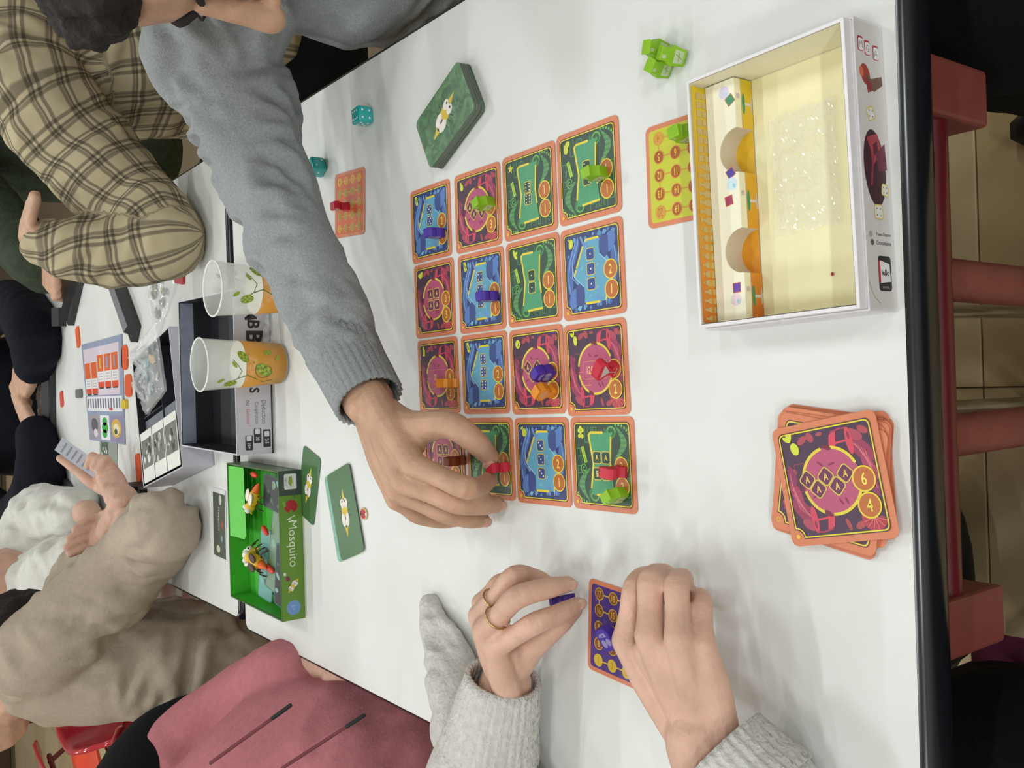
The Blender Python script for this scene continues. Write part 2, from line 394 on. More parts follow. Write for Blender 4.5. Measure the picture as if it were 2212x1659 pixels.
def die_icon(a, x, y, s, fill, n=None, txt=None, rot=0):
    pts = rrect(s, s, s*.2, 3)
    cr, sr = math.cos(R(rot)), math.sin(R(rot)); q = [(x+p[0]*cr-p[1]*sr, y+p[0]*sr+p[1]*cr) for p in pts]
    a.poly(q, fill); a.up(.02); a.line(q, .75, '#d9c34a', True)
    if n:
        for px, py in PIPS[n]: a.ell(x+px*s*.25, y+py*s*.25, s*.085, c='#f3efc0', n=8)
    if txt: a.text(txt, x, y, s*.5 if len(txt) == 1 else s*.36, '#f0d560', .75, .02)
    a.up(-.02)
def coin(a, x, y, n):
    a.up(.06); a.ell(x, y, 7.9, c=YEL, n=24); a.up(.02); a.ell(x, y, 6.9, c='#bf6a34', n=24); a.up(.02)
    a.text(str(n), x, y, 7.6, '#f4e25a', .72, .012); a.up(-.1)
FR = '#d6dd3a'
def fruit(a, k):
    x, y = -24.5, 25.5; a.up(.02)
    if k == 'pear': a.ell(x+.5, y-1.5, 2.6, 3.2, FR); a.ell(x-1, y+2, 1.6, 2.2, FR, 20)
    elif k == 'star':
        a.poly([(x+(4.4 if i % 2 == 0 else 2)*math.cos(R(36*i+80)), y+(4.4 if i % 2 == 0 else 2)*math.sin(R(36*i+80))) for i in range(10)], FR)
    elif k == 'ginger': a.ell(x-.5, y-2, 2.8, 3.4, FR); a.ell(x+1.5, y+2.3, 3, 2.6, FR, 30); a.ell(x-1.5, y+1, 1.6, 1.6, FR)
    elif k == 'wedge': a.ell(x, y+3, 4.6, 5.6, FR, 20, 16, 180, 360)
    elif k == 'banana': a.poly([(x-3, y+4.5), (x+.5, y+5), (x+3, y-3), (x+1, y-5), (x-1.5, y-3.5)], FR); a.up(.02); a.line([(x-1.5, y+2), (x+1.2, y-2)], 1.4, '#6d8a2a'); a.up(-.02)
    elif k == 'leaf':
        for r_ in (100, 30, -40): a.ell(x+2.2*math.cos(R(r_)), y+2.2*math.sin(R(r_)), 3, 1.5, FR, r_)
    elif k == 'mango': a.ell(x+.5, y-1, 2.7, 4.2, FR, -12); a.poly([(x-3.4, y+3), (x-2.4, y+4), (x+.4, y-1)], FR)
    elif k == 'apple': a.ell(x, y-1, 3.4, 4, FR); a.up(.02); a.ell(x+1.2, y-1.2, .8, 1.9, '#5a4a3a', -30); a.up(-.02)
    elif k == 'cup': a.poly([(x-2.5, y+2), (x+2.3, y+2), (x+2, y-4.6), (x-2.2, y-4.6)], FR); a.ell(x-.4, y+3.4, 1.2, 1.8, FR)
    elif k == 'lemon': a.ell(x+2, y-1.6, 2.5, 4, FR, 8); a.ell(x-1.8, y+3.4, 2.4, 1.5, FR, -30); a.ell(x+.2, y+4.6, .9, 1.9, FR)
    elif k == 'heart': a.poly([(x-2.4, y+4.4), (x+.4, y+3), (x+3, y+4.6), (x+3, y-.5), (x+.6, y-4.8), (x-1.8, y-2.5)], FR)
    elif k == 'half': a.ell(x+1.4, y-.8, 3.3, 3.6, FR); a.ell(x-1.6, y+3.2, 1.8, 1.3, FR, 30)
    elif k == 'sprig':
        for dx, dy, r_ in ((0, 3.2, 1.7), (-2, 1, 1.7), (2.4, 1.2, 1.7), (0, -.5, 1.5), (-1.6, -3.4, 1.8), (1.8, -3.6, 1.9)): a.ell(x+dx, y+dy, r_, c=FR, n=10)
    elif k == 'pine':
        a.ell(x+2.4, y-3, 3, 4, FR, 20)
        for r_ in (70, 105, 140): a.ell(x-.8+2.6*math.cos(R(r_)), y+1.8+2.6*math.sin(R(r_)), 3, 1.2, FR, r_)
    a.up(-.02)
def spiral(a, x, y, r, turns, wd, c, d=1, a0=0):
    n = int(18*turns); a.line([(x+r*(1-i/n*.85)*math.cos(R(a0+d*360*turns*i/n)), y+r*(1-i/n*.85)*math.sin(R(a0+d*360*turns*i/n))) for i in range(n+1)], wd, c)
def mir(f, a):
    f(1); f(-1)
def bg_red(a):
    rn = random.Random(5)
    a.poly(notch_panel(), '#4a3349'); a.up()
    for x, y, rx, ry, ro in ((-16, 27, 4, 2.2, 30), (-10, 28, 3.6, 2.4, 120), (-27, 8, 3.4, 2.4, 10), (27, 27, 4, 2.2, 150), (14, -28, 3.6, 2.2, 20), (-19, -25, 3.6, 2.2, -30), (27, -27, 4, 2.4, 40), (6, -27, 1.4, 4, 20), (-3, 29, 2.4, 1.2, 0)):
        a.ell(x, y, rx, ry, '#b04a52', ro, 10)
    def feathers(s):
        for k, (x, y, rx, ry, ro) in enumerate(((24, 16, 10, 5, -48), (27, 5, 9, 3.6, -70), (28, -6, 7, 2.8, -80), (21, 25, 6, 3, -30))): a.ell(s*x, s*y, rx, ry, ('#9a3a58', '#a8405e', '#8c365a', '#b04a5c')[k], ro, 14)
        a.up(.02)
        for k in range(5): a.line([(s*(18.5+k*1.9), s*(21-k*1.4)), (s*(24+k*1.2), s*(14-k*3)), (s*(29.3), s*(5-k*3.2))], .45, '#d8707c')
        a.up(-.02)
    mir(feathers, a)
    def loopglass(s):                               # the tilted goblet in two corners
        a.up(.03); a.ell(s*17, s*22, 2.3, 8.6, '#d8475a', 4, 16); a.poly([(s*4, s*27.5), (s*9, s*29), (s*7, s*19.5), (s*4.5, s*17), (s*2.6, s*22)], '#d8475a')
        a.line([(s*5, s*21.5), (s*16, s*22.5)], 1.3, '#d8475a'); a.line([(s*5, s*28.5), (s*12, s*30), (s*17, s*29.5)], 1.0, '#b03a58'); a.up(.02); a.ell(s*17, s*25, .9, 2.4, '#8e2f4a', 4, 10); a.up(-.05)
    mir(loopglass, a)
    a.line([(-25, 13), (-16, 13), (-17, -4), (-24, -4)], .5, '#9c3a4a', True)
    a.up(.05); a.ell(0, 0, 20.5, c='#bb5276', n=36)
    a.up(.02)
    for x, y, ro in ((-6, 11, -40), (4, -13, -60), (8, -13, -70), (-13, -8, 20), (2, 10, 10)): a.ell(x, y, 2.6, .8, '#8c3152', ro, 8)
    for s0, s1 in ((100, 172), (192, 245), (262, 338), (25, 82)): a.arc(0, 0, 20.2, s0, s1, 1.9, YEL)
    for q in (88, 182, 252, 5): a.ell(20.2*math.cos(R(q)), 20.2*math.sin(R(q)), 3.4, 1.5, '#7a2a3c', q+70, 8)
    a.ell(24, -24, 8.5, 8.5, '#b23b48', -15, 14, 180, 360); a.up(.02)
    for k in range(7): q = R(185+170*k/6-15); a.line([(24, -24.3), (24+8*math.cos(q), -24+8*math.sin(q))], .4, '#de7a72')
    a.up(.03)
def bg_green(a):
    a.poly(notch_panel(), '#334a3d'); a.up()
    g = '#4f8a58'
    for pts in (((-20, 30), (-20, 17), (-16, 17), (-16, 30)), ((-12, 30), (-12, 22), (-6, 22), (-6, 29), (-10, 29), (-10, 25)), ((-4, 20), (-4, 25), (4, 25), (4, 29)), ((-31, 12), (-26, 12), (-26, -2), (-30, -2), (-30, -12)),
                ((-28, 6), (-24, 6), (-24, -8), (-30, -8)), ((9, -30), (9, -23), (15, -23), (15, -29), (12, -29), (12, -20)), ((18, -30), (18, -18)), ((22, -30), (22, -25), (30, -25), (30, 6)), ((26, -18), (26, 4), (31, 4)), ((2, -30), (2, -26), (7, -26), (7, -14))):
        a.line(pts, .7, g)
    def horse(s):
        pts = []
        for k in range(14): t = k/13; pts.append((s*(17 + 10*math.sin(t*3.0) - 3*t), s*(30-26*t)))
        for k in range(13):
            wd = 4.6*math.sin(PI*(k+.6)/14.5)+.8; (x0, y0), (x1, y1) = pts[k], pts[k+1]
            a.poly([(x0-wd*.7, y0), (x0+wd*.7, y0), (x1+wd*.6, y1), (x1-wd*.6, y1)], ('#4f8552', '#5c9a5a')[k % 2])
        a.ell(s*11, s*25, 6.5, 5.4, '#3f7f4a', 20*s, 16); a.up(.02); a.ell(s*11, s*25, 4.2, 3.2, '#2f5f3c', 20*s, 14)
        for k in range(7): a.ell(s*(17+4.5*k*.55+6*math.sin(k*.45)*.4), s*(31.2-.9*k*k*.3), 1.2, c='#6fae58', n=8)
        spiral(a, s*22, s*4, 4.4, 1.6, .9, '#6fae58', s, 90 if s > 0 else 270); spiral(a, s*11, s*25, 5.6, 1.1, .7, '#84c060', s, 0); a.up(-.02)
    mir(horse, a)
    a.up(.03)
    q = [(-25.4, 13), (-21.6, 14), (-17.6, 1), (-21.2, 0)]; a.poly(q, '#a9cf45'); a.line([(-23.4, 13), (-19.4, .6)], .5, '#6d9a3a')
    rug = [(-15, 23), (-12.5, 25), (11.5, 25), (9.5, 1), (13.5, -24), (-14, -25), (-10.5, 0)]
    a.poly(rug, '#4a9a6c'); a.up(.02)
    a.line([(-9, 25), (-9, 14), (-2, 14), (-2, 25)], .5, '#57a876'); a.line([(2, -25), (2, -12), (9, -12), (9, -22)], .5, '#57a876')
    for seg in (((2, 25), (-12.5, 25), (-15, 23), (-10.5, 0), (-14, -20)), ((11.2, 22), (9.5, 1), (11.5, -11)), ((13.5, -24), (-8, -25))): a.line(list(seg), 1.9, YEL)
    a.up(.03)
def bg_blue(a):
    a.poly(notch_panel(), '#364272'); a.up()
    rn = random.Random(11)
    for s in (1, -1):
        for x, y, sz in ((-20, 27, 3), (-6, 27, 2.4), (3, 29, 2), (10, 28, 3.4), (16, 28, 3.4), (21, 30, 2.6), (27, 28, 3), (-28, 15, 2.4)):
            p = [(s*(x+sz*rn.uniform(.6, 1.1)*math.cos(R(q+rn.uniform(-20, 20)))), s*(y+sz*rn.uniform(.6, 1.1)*math.sin(R(q)))) for q in (20, 100, 190, 280)]
            a.poly(p, rn.choice(('#6aa3d2', '#5c8fc4', '#86bfe0', '#4a78b4')))
    def whale(s):
        for k, (x, y, rx, ry, ro) in enumerate(((-22, 14, 15, 4, 62), (-27, -4, 13, 4, 92), (-22, -20, 9, 6, 60), (-14, -20, 7, 5, 100))): a.ell(s*x, s*y, rx, ry, ('#5577b8', '#4d6fb0', '#5a7fc0', '#6488c4')[k], ro, 16)
        a.up(.02); a.line([(s*-15.5, s*29), (s*-16, s*24), (s*-23, s*10), (s*-24, s*-3), (s*-18, s*-9), (s*-10, s*-12)], .6, '#9fc4ec')
        a.line([(s*-17.5, s*28), (s*-26, s*11), (s*-29, s*-4), (s*-27, s*-16)], .6, '#8fb4e4'); a.up(-.02)
    mir(whale, a)
    a.up(.03)
    octo = [(-8, 24), (-5, 25.5), (10, 25.5), (13, 18), (22, 5), (20, -10), (15, -25.5), (-9, -25.5), (-12, -16), (-22, -3), (-19, 4)]
    a.poly(octo, '#62a6c4'); a.up(.02)
    for s in (1, -1): a.poly([(s*11, s*26), (s*16, s*27), (s*20.5, s*25), (s*20, s*11), (s*15, s*8), (s*10, s*12), (s*9.5, s*20)], '#42528c'); a.line([(s*10, s*12), (s*15, s*8), (s*22, s*2), (s*23, s*-6)], .7, '#a8cdf0')
    for x, y in ((-12, 3), (7, 4), (-3, -20), (6, -14)): a.ell(x, y, 2.2, 1.2, '#74b6d0', 30, 8)
    for seg in (((-7, 24.2), (-5, 25.5), (9.5, 25.5)), ((-9.5, 21), (-18.5, 4)), ((-19, 3), (-21.5, -2)), ((20, -12), (15, -25)), ((9, -25.5), (-9, -25.5))): a.line(list(seg), 1.9, YEL)
    a.line([(-12, 29), (-9, 23), (-4, 21)], 2.4, '#6f93cc'); a.line([(9, -29), (9.5, -23), (4, -21)], 2.4, '#6f93cc')
    a.up(.03)
def sign(a, t):
    a.line([(-20, -2), (-14, -2), (-14, 6), (14, 6), (14, -8), (-14, -8), (-14, -2)], .6, '#d98a6a'); a.text(t, -4.5, -1, 6.2, '#f0d560', .62, .01); a.line([(-19, -8), (-17, -13), (-6, -13), (-8, -10.5)], .6, '#d9a45a')
RED, GRN, BLU = 'red', 'green', 'blue'
def center(a, kind, spec):
    fill = {RED: '#6c2f52', GRN: '#27463a', BLU: '#3b4f92'}[kind]
    if isinstance(spec, str): sign(a, spec); return
    for it in spec:
        x, y, s, what, rot = it
        die_icon(a, x, y, s, fill, what if isinstance(what, int) else None, what if isinstance(what, str) else None, rot)
V3 = lambda n: [(-1, 13.5, 9.6, n, 0), (-1, 1.5, 9.6, n, 0), (-1, -10.5, 9.6, n, 0)]
V2 = lambda n: [(-1, 5.2, 9.4, n, 0), (-1, -5.2, 9.4, n, 0)]
A4 = [(-6, 5.5, 9.6, 'A', 0), (5.5, 5.5, 9.6, 'A', 0), (-6, -6, 9.6, 'A', 0), (5.5, -6, 9.6, 'A', 0)]
AB = [(-6, 5, 9.6, 'A', 0), (4.5, 5, 9.6, 'A', 0), (-6, -8, 9.6, 'B', 0), (4.5, -8, 9.6, 'B', 0)]
D4 = [(-11.5, 3.5, 8.8, 'A', 45), (-5, -4, 8.8, 'A', 45), (1.5, 3.5, 8.8, 'B', 45), (8, -4, 8.8, 'B', 45)]
DP = [(-11.5, 3.5, 8.8, 'A', 45), (-5, -4, 8.8, '+1', 45), (1.5, 3.5, 8.8, 'A', 45), (8, -4, 8.8, '+1', 45)]
D5 = [(-17, 2.6, 8.8, 'A', 45), (-10.2, -4, 8.8, 'A', 45), (-3.6, 3, 8.8, 'A', 45), (3.4, -3.6, 8.8, 'A', 45), (10.2, 3.2, 8.8, 'A', 45)]
_art = {}
def card_print(kind, fr, spec, coins, dot=True):
    a = Art(); dict(red=bg_red, green=bg_green, blue=bg_blue)[kind](a); a.up(.03)
    center(a, kind, spec); a.up(.02)
    coin(a, 22, -1.5, coins[0]); coin(a, 22.4, -17.2, coins[1]); fruit(a, fr); a.clip(CS/2-5.3, CS/2-5.3)
    a.up(.06); a.line(notch_panel(), .9, YEL, True); a.line(notch_panel(-.75), .5, LINE, True)
    if dot: a.ell(-CS/2+6.0, -CS/2+6.0, 1.5, c='#f2c433', n=12)
    return a
def place_card(name, label, kind, fr, spec, coins, x, y, rot, z=0., group=None, cat='card', ry=(0, 0)):
    t = thing(name, label, cat, (x, y, TZ+.0004+z), R(-90)-rot, group)
    link('card_stock', card_slab(), None, t)
    a = card_print(kind, fr, spec, coins); me = a.mesh(Matrix.Translation((0, 0, .00045)))
    link('printed_face', me, None, t)
    return t
G = 'cards laid out in the square grid'
grid = [('blue card with three fives under a purple token, grid corner at the arm', BLU, 'banana', V3(5), (2, 1), .1646, .8010, -.0025),
 ('red card with a pear icon and a green token, top row of the grid', RED, 'pear', D4, (4, 3), .1640, .7180, .005),
 ('green card with a star icon and two sixes, top row of the grid', GRN, 'star', V2(6), (1, 1), .1648, .6390, -.0067),
 ('green card with a green token at the near right corner of the grid', GRN, 'ginger', V2(2), (1, 1), .1668, .5618, -.0149),
 ('red card with four A dice in a square and two coins of three', RED, 'wedge', A4, (3, 3), .0876, .7985, -.006),
 ('blue card with three fours and a purple token', BLU, 'banana', V3(4), (2, 1), .0872, .7160, -.004),
 ('green card with a leaf icon and two ones', GRN, 'leaf', V2(1), (1, 1), .0880, .6375, -.010),
 ('blue card with three ones at the near edge of the grid', BLU, 'mango', V3(1), (2, 1), .0884, .5605, -.022),
 ('red card with a cup icon under an orange token', RED, 'cup', '20', (4, 3), .0105, .7960, -.012),
 ('blue card with three sixes in the third row', BLU, 'banana', V3(6), (2, 1), .0107, .7150, -.015),
 ('red card carrying both a purple and an orange token', RED, 'apple', DP, (3, 2), .0108, .6365, -.020),
 ('red card with a 12/13 sign under a red token', RED, 'lemon', '12/13', (3, 2), .0102, .5601, -.0295),
 ('red card mostly hidden under the reaching hand', RED, 'apple', A4, (6, 5), -.0685, .7910, -.02),
 ('green card with a heart leaf icon under the fingertips of the reaching hand', GRN, 'heart', V2(4), (1, 1), -.0680, .7105, -.018),
 ('blue card with three threes in the bottom row', BLU, 'half', V3(3), (2, 1), -.0672, .6328, -.0198),
 ('green card with AA over BB and two tokens', GRN, 'sprig', AB, (3, 2), -.0658, .5555, -.0173)]
for L, k, fr, sp, co, x, y, rt in grid: place_card('game_card', L, k, fr, sp, co, x, y, -rt*-1, 0, G)
# the draw pile near the edge of the table
pc = tp(1798, 1038, .008); rn = random.Random(2)
pile = [(.12, .006, .000), (-.05, .004, -.003), (.16, -.003, .004), (.10, .005, .001), (.17, -.001, .003), (.08, .003, -.002), (.13, .004, .000), (.11, .002, .002), (.15, .0, .001)]
for i, (r_, dx, dy) in enumerate(pile):
    t = thing('game_card', 'salmon bordered card inside the loose draw pile', 'card', (pc.x+dx-.001, pc.y+dy+.004, TZ+.0004+.0008*i), R(-90)-r_, 'cards in the draw pile')
    link('card_stock', card_slab(), None, t)
    if i == len(pile)-1:
        t['label'] = 'second card of the draw pile, edge showing left of the top card'
        a = Art(); a.poly(notch_panel(), '#4a3349'); a.up()
        for k in range(4): a.poly([(-30, -4-k*5), (-24, 2-k*5), (-20, -8-k*4), (-28, -12-k*4)], ('#8e2f52', '#a8375a')[k % 2])
        a.up(.05); a.line(notch_panel(), .9, YEL, True); a.line(notch_panel(-.75), .5, LINE, True); a.arc(-CS/2+6, -CS/2+6, 1.4, 0, 360, .5, '#f2c433', 12)
        link('printed_face', a.mesh(Matrix.Translation((0, 0, .00045))), None, t)
place_card('game_card', 'top card of the draw pile with five A dice, pineapple, 6 and 4', RED, 'pine', D5, (6, 4), pc.x, pc.y, -.1885*1, .0076, 'cards in the draw pile')
# number track cards of the players
def track_card(label, px, py, rz, fill, c1, c2, txt, z=0.):
    p = tp(px, py); t = thing('number_card', label, 'card', (p.x, p.y, TZ+.0004+z), rz, 'player number cards')
    link('card_stock', card_slab(), None, t); a = Art()
    a.poly(rrect(CS-7, CS-7, 3, 4), fill); a.up()
    rows = [[1, 2, 3, 4], [8, 7, 6, 5], [9, 10, 11, 12], [16, 15, 14, 13], [17, 18, 19, 20]]
    pos = {}
    for j, rw in enumerate(rows):
        for i, n in enumerate(rw): pos[n] = (-24.5+16.3*i, -27+13.5*j)
    for n in range(1, 20): a.line([pos[n], pos[n+1]], 1.1, c1)
    a.up(.02)
    for n, (x, y) in pos.items():
        last = (n == 20); a.ell(x, y, 5.2, c=c1, n=18); a.up(.02); a.ell(x, y, 4.5, c=(c1 if n <= 4 or last else c2), n=18); a.up(.02)
        a.text(str(n), x, y, 5.4 if not last else 6.5, '#b07a1e' if (n <= 4 or last) else txt, .62, .008); a.up(-.04)
    link('printed_face', a.mesh(Matrix.Translation((0, 0, .00045))), None, t); return t
pp = tp(1247, 1352)
track_card('purple number card under the woman\'s two hands', 1341, 1372, R(-90)-.075, '#4a3080', '#d9b431', '#8a4f2c', '#e8c93a')
track_card('yellow green number card half under the open game box', 1480, 365, R(90)+.0, '#c9cc33', '#d79a3a', '#a8541e', '#f0d040')
track_card('orange number card beside the teal dice under the grey sleeve', 756, 440, R(90)-.07, '#d9623a', '#e3a838', '#a89038', '#c8a040')
# ================================================================== wooden tokens
SH = {
 'green': [(-5.5, 0), (5.5, 0), (6.5, 7), (7.2, 10), (5, 13), (4.4, 15.5), (5, 19), (-5, 19), (-4.4, 15.5), (-5, 13), (-7.2, 10), (-6.5, 7)],
 'purple': [(-5, 0), (5, 0), (6.8, 2.6), (7.6, 7), (6.2, 10.5), (7.2, 13), (6.4, 16), (4.2, 19.5), (-4.2, 19.5), (-6.4, 16), (-7.2, 13), (-6.2, 10.5), (-7.6, 7), (-6.8, 2.6)],
 'red': [(-6, 0), (6, 0), (6, 2.6), (2.4, 5.5), (2.2, 8), (7.6, 13.5), (8, 17), (5, 19), (-5, 19), (-8, 17), (-7.6, 13.5), (-2.2, 8), (-2.4, 5.5), (-6, 2.6)],
 'orange': [(-5, 0), (5, 0), (5.4, 2.4), (3.2, 5.2), (3.6, 7), (7, 10), (7.4, 14), (5.2, 17), (5, 19.5), (-5, 19.5), (-5.2, 17), (-7.4, 14), (-7, 10), (-3.6, 7), (-3.2, 5.2), (-5.4, 2.4)]}
TC = {'green': '#86b81c', 'purple': '#46299a', 'red': '#c2263a', 'orange': '#e08a1e', 'brown': '#8a3a14'}
tok_me = {}
def token(col, label, pos, yaw, tilt=(0, 0), shape=None):
    sh = shape or col; th = 4.3
    if (col, sh) not in tok_me:
        me = prism_me([(x*.001, y*.001) for x, y in SH[sh]], -th*.001, th*.001, .0006)
        me.transform(Matrix.Rotation(PI/2, 4, 'X')); me.materials.append(mat(TC[col], .45, var=.1, vscale=120, spec=.4))     # stands in XZ, faces -Y
        a = Art(); g = '#b9b4ae' if col != 'purple' else '#8d86b4'; g = g if col != 'green' else '#b7c79a'
        if sh == 'red': a.poly([(-6, 15.5), (6, 15.5), (.8, 9), (-.8, 9)], g); a.line([(0, 9), (0, 2.4)], .7, g); a.line([(-3.6, 2), (3.6, 2)], .8, g)
        elif sh == 'green': a.poly([(-4, 2), (4, 2), (4.8, 9), (-4.8, 9)], g); a.poly([(-3, 15), (-.6, 15), (-.6, 18), (-3, 18)], g); a.up(.02); a.line([(-3, 5), (3, 6)], .6, '#7da038'); a.line([(-1, 3), (1.5, 8)], .6, '#7da038')
        elif sh == 'purple': a.ell(-2.6, 7, 2.6, 3.6, g); a.ell(2.8, 7.6, 2.6, 3.2, g); a.poly([(-5, 13), (4, 12), (3, 16), (-3, 15.4)], g); a.up(.02); a.ell(0, 13.6, 1, .7, TC['purple'])
        else: a.ell(0, 12.6, 5.2, 4, '#d99a60'); a.poly([(-2, 5), (2, 5), (1, 8), (-1, 8)], '#d99a60')
        pm = a.mesh(frame((0, -th*.001, 0), (1, 0, 0), (0, 0, 1), (0, -1, 0))); tok_me[(col, sh)] = (me, pm)
    me, pm = tok_me[(col, sh)]
    t = thing('wooden_token', label, 'token', pos, 0, col + ' wooden tokens'); t.rotation_euler = (tilt[0], tilt[1], yaw)
    link('token_body', me, None, t); link('printed_mark', pm, None, t); return t
def stand(col, label, px, py, a, z=.0011, shape=None):
    p = tp(px, py, z); token(col, label, (p.x, p.y, TZ+z), R(-90)+a, shape=shape)
stand('purple', 'purple token on the blue card with three fives', 956, 505, .05)
stand('green', 'green token on the red pear card', 1062, 441, .35)
stand('green', 'green token on the near green corner card', 1303, 377, .18)
stand('purple', 'purple token on the blue card with three fours', 1071, 641, .05)
stand('orange', 'orange token on the red cup card', 984, 827, .0)
stand('purple', 'purple token next to an orange one on a red card', 1192, 806, .65)
stand('orange', 'orange token next to a purple one on a red card', 1194, 845, .75)
stand('red', 'red cocktail glass token on the 12/13 card', 1327, 797, .95)
stand('red', 'red token on the green AA over BB card', 1344, 1018, -.12)
stand('green', 'green token on the green AA over BB card', 1346, 1069, .6)
stand('red', 'red token pinched by the reaching fingers', 1093, 1009, .12, .003)
stand('brown', 'brown orange token seen between thumb and finger', 1001, 994, .0, shape='orange')
stand('red', 'dark red token standing on the orange number card', 750, 447, .02)
stand('green', 'green token on the yellow card behind the box rim', 1494, 292, .2)
stand('green', 'green token standing farthest back in the group of three', 1436, 112, 1.35, .0005)
stand('green', 'green token lying lowest in the group of three', 1443, 150, .95, .0005)
q_ = tp(1478, 127, .0005); token('green', 'green token leaning in front of the other two green ones', (q_.x, q_.y, TZ+.0012), R(-25), (R(-22), 0))
q_ = tp(1243, 1292, .014); token('purple', 'purple token held between two fingertips by the woman', (q_.x, q_.y, TZ+.016), R(-75), (0, R(-20)))
q_ = tp(1318, 1385, .0012); token('purple', 'purple token leaning on the purple number card', (q_.x-.002, q_.y-.012, TZ+.0075), R(-70), (R(-68), 0))
q_ = tp(1437, 1300, .0012); token('purple', 'purple token glimpsed under the woman\'s curled fingers', (q_.x, q_.y, TZ+.0052), R(-90), (R(-90), 0))
# ================================================================== dice
dm = mat('#1fc0be', .12, var=.03, trans=.25, spec=.6, coat=.4)
def die(label, px, py, rz, top, front, side):
    p = tp(px, py, .009); t = thing('teal_die', label, 'die', (p.x, p.y, TZ+.0093), rz, 'teal dice'); h = .009
    link('body', box_me(-h, h, -h, h, -h, h, .0022, 3), dm, t, True); wm = mat('#e8f6f4', .4)
    for n, f in ((top, ((1, 0, 0), (0, 1, 0), (0, 0, 1))), (front, ((1, 0, 0), (0, 0, 1), (0, -1, 0))), (side, ((0, -1, 0), (0, 0, 1), (-1, 0, 0)))):
        ex, ey, ez = map(Vector, f)
        V, F = merge([ell_geo(ez*h + ex*(a*.0042) + ey*(b*.0042*(.85 if n == 6 else 1)), (.0013, .0013, .0004), Matrix((ex, ey, ez)).transposed(), 10) for a, b in PIPS[n]])
        link('pips', me_from(V, F), wm, t, True)
die('translucent teal die beside the grey sleeve\'s shadow, fully visible', 783, 251, R(4), 6, 4, 5)
die('translucent teal die half hidden by the grey sleeve', 684, 361, R(28), 3, 2, 1)
# ================================================================== green mosquito cards
leaf_g = None
def grass_mat():
    m = bpy.data.materials.get('printed_grass')
    if m: return m
    m = mat('#3f6a3c', .35, var=0, spec=.4, name='printed_grass').copy(); m.name = 'printed_grass'; nt = m.node_tree; b = nt.nodes['Principled BSDF']
    tc = nt.nodes.new('ShaderNodeTexCoord'); n = nt.nodes.new('ShaderNodeTexNoise'); n.inputs['Scale'].default_value = 70; n.inputs['Detail'].default_value = 6; n.inputs['Distortion'].default_value = 1.5
    cr = nt.nodes.new('ShaderNodeValToRGB'); cr.color_ramp.elements[0].color = lin('#34563c'); cr.color_ramp.elements[1].color = lin('#6c9468'); cr.color_ramp.elements[0].position = .3; cr.color_ramp.elements[1].position = .72
    nt.links.new(tc.outputs['Object'], n.inputs['Vector']); nt.links.new(n.outputs['Fac'], cr.inputs[0]); nt.links.new(cr.outputs[0], b.inputs['Base Color']); return m
def mosquito(a, x, y, s, rot):
    cr, sr = math.cos(R(rot)), math.sin(R(rot))
    def T_(u, v): return (x+s*(u*cr-v*sr), y+s*(u*sr+v*cr))
    def E_(u, v, rx, ry, c, ro=0): q = T_(u, v); a.ell(q[0], q[1], rx*s, ry*s, c, ro+rot, 14)
    for k in (-1, 1):
        for d in (-2, 0, 2): a.line([T_(d, 0), T_(d*1.6+1, k*6.5)], .5*s, '#332a22')
    a.up(); a.poly([T_(-7, 2), T_(-7, -2), T_(-13, 0)], '#d8bc2e'); a.poly([T_(7, 1.6), T_(7, -1.6), T_(12.5, 0)], '#d8bc2e')
    E_(0, 0, 6.8, 3.6, '#d8bc2e'); a.up(); E_(-4, 2.1, 3.6, 2.2, '#ece4dc', 10); E_(-4, -2.1, 3.6, 2.2, '#ece4dc', -10); E_(4.6, 1.9, 2.6, 2.1, '#ece4dc'); E_(4.6, -1.9, 2.6, 2.1, '#ece4dc')
    a.up(); E_(5.6, 1.7, .7, .6, '#222222'); E_(5.6, -1.7, .7, .6, '#222222'); E_(-3, 0, 1.3, .6, '#3a3030'); a.poly([T_(-7, 2), T_(-7, -2), T_(-8, 0)], '#3a2a22')
def mcard(label, w, h, x, y, z, rz, group, art=True, s=1., rot=0, edge='#5d6a58', th=.7, fill=None):
    t = thing('mosquito_card', label, 'card', (x, y, TZ+z), rz, group); link('card_stock', card_slab(edge, w, h, 6, th), None, t)
    a = Art(); a.poly(rrect(w-.8, h-.8, 5.6, 4), fill or grass_mat()); a.up()
    if art: mosquito(a, 0, 0, s, rot)
    link('printed_face', a.mesh(Matrix.Translation((0, 0, th*.001))), None, t); return t
dc = [tp(988, 140, .012), tp(902, 258, .012), tp(925, 365, .012), tp(1036, 232, .012)]
dcen = (dc[0]+dc[1]+dc[2]+dc[3])/4; ddir = ((dc[0]-dc[3])+(dc[1]-dc[2])).normalized(); drz = math.atan2(ddir.y, ddir.x)
dw = ((dc[0]-dc[3]).length+(dc[1]-dc[2]).length)/2*1000; dh = ((dc[0]-dc[1]).length+(dc[3]-dc[2]).length)/2*1000
NDK = 15
for i in range(NDK):
    j = random.Random(i)
    if i < NDK-1:
        t = thing('mosquito_card', 'thick green card within the deck by the right table edge', 'card', (dcen.x+j.uniform(-.0006, .0006), dcen.y+j.uniform(-.0006, .0006), TZ+.0003+.00085*i), drz+j.uniform(-.012, .012), 'cards of the green deck')
        link('card_stock', card_slab(('#5d6a58', '#6c7468')[i % 2], dw, dh, 6, .78), None, t)
mcard('top card of the green deck, big mosquito drawing, by the right table edge', dw, dh, dcen.x, dcen.y, .0003+.00085*(NDK-1), drz, 'cards of the green deck', True, 2.1, math.degrees(-drz)-45)
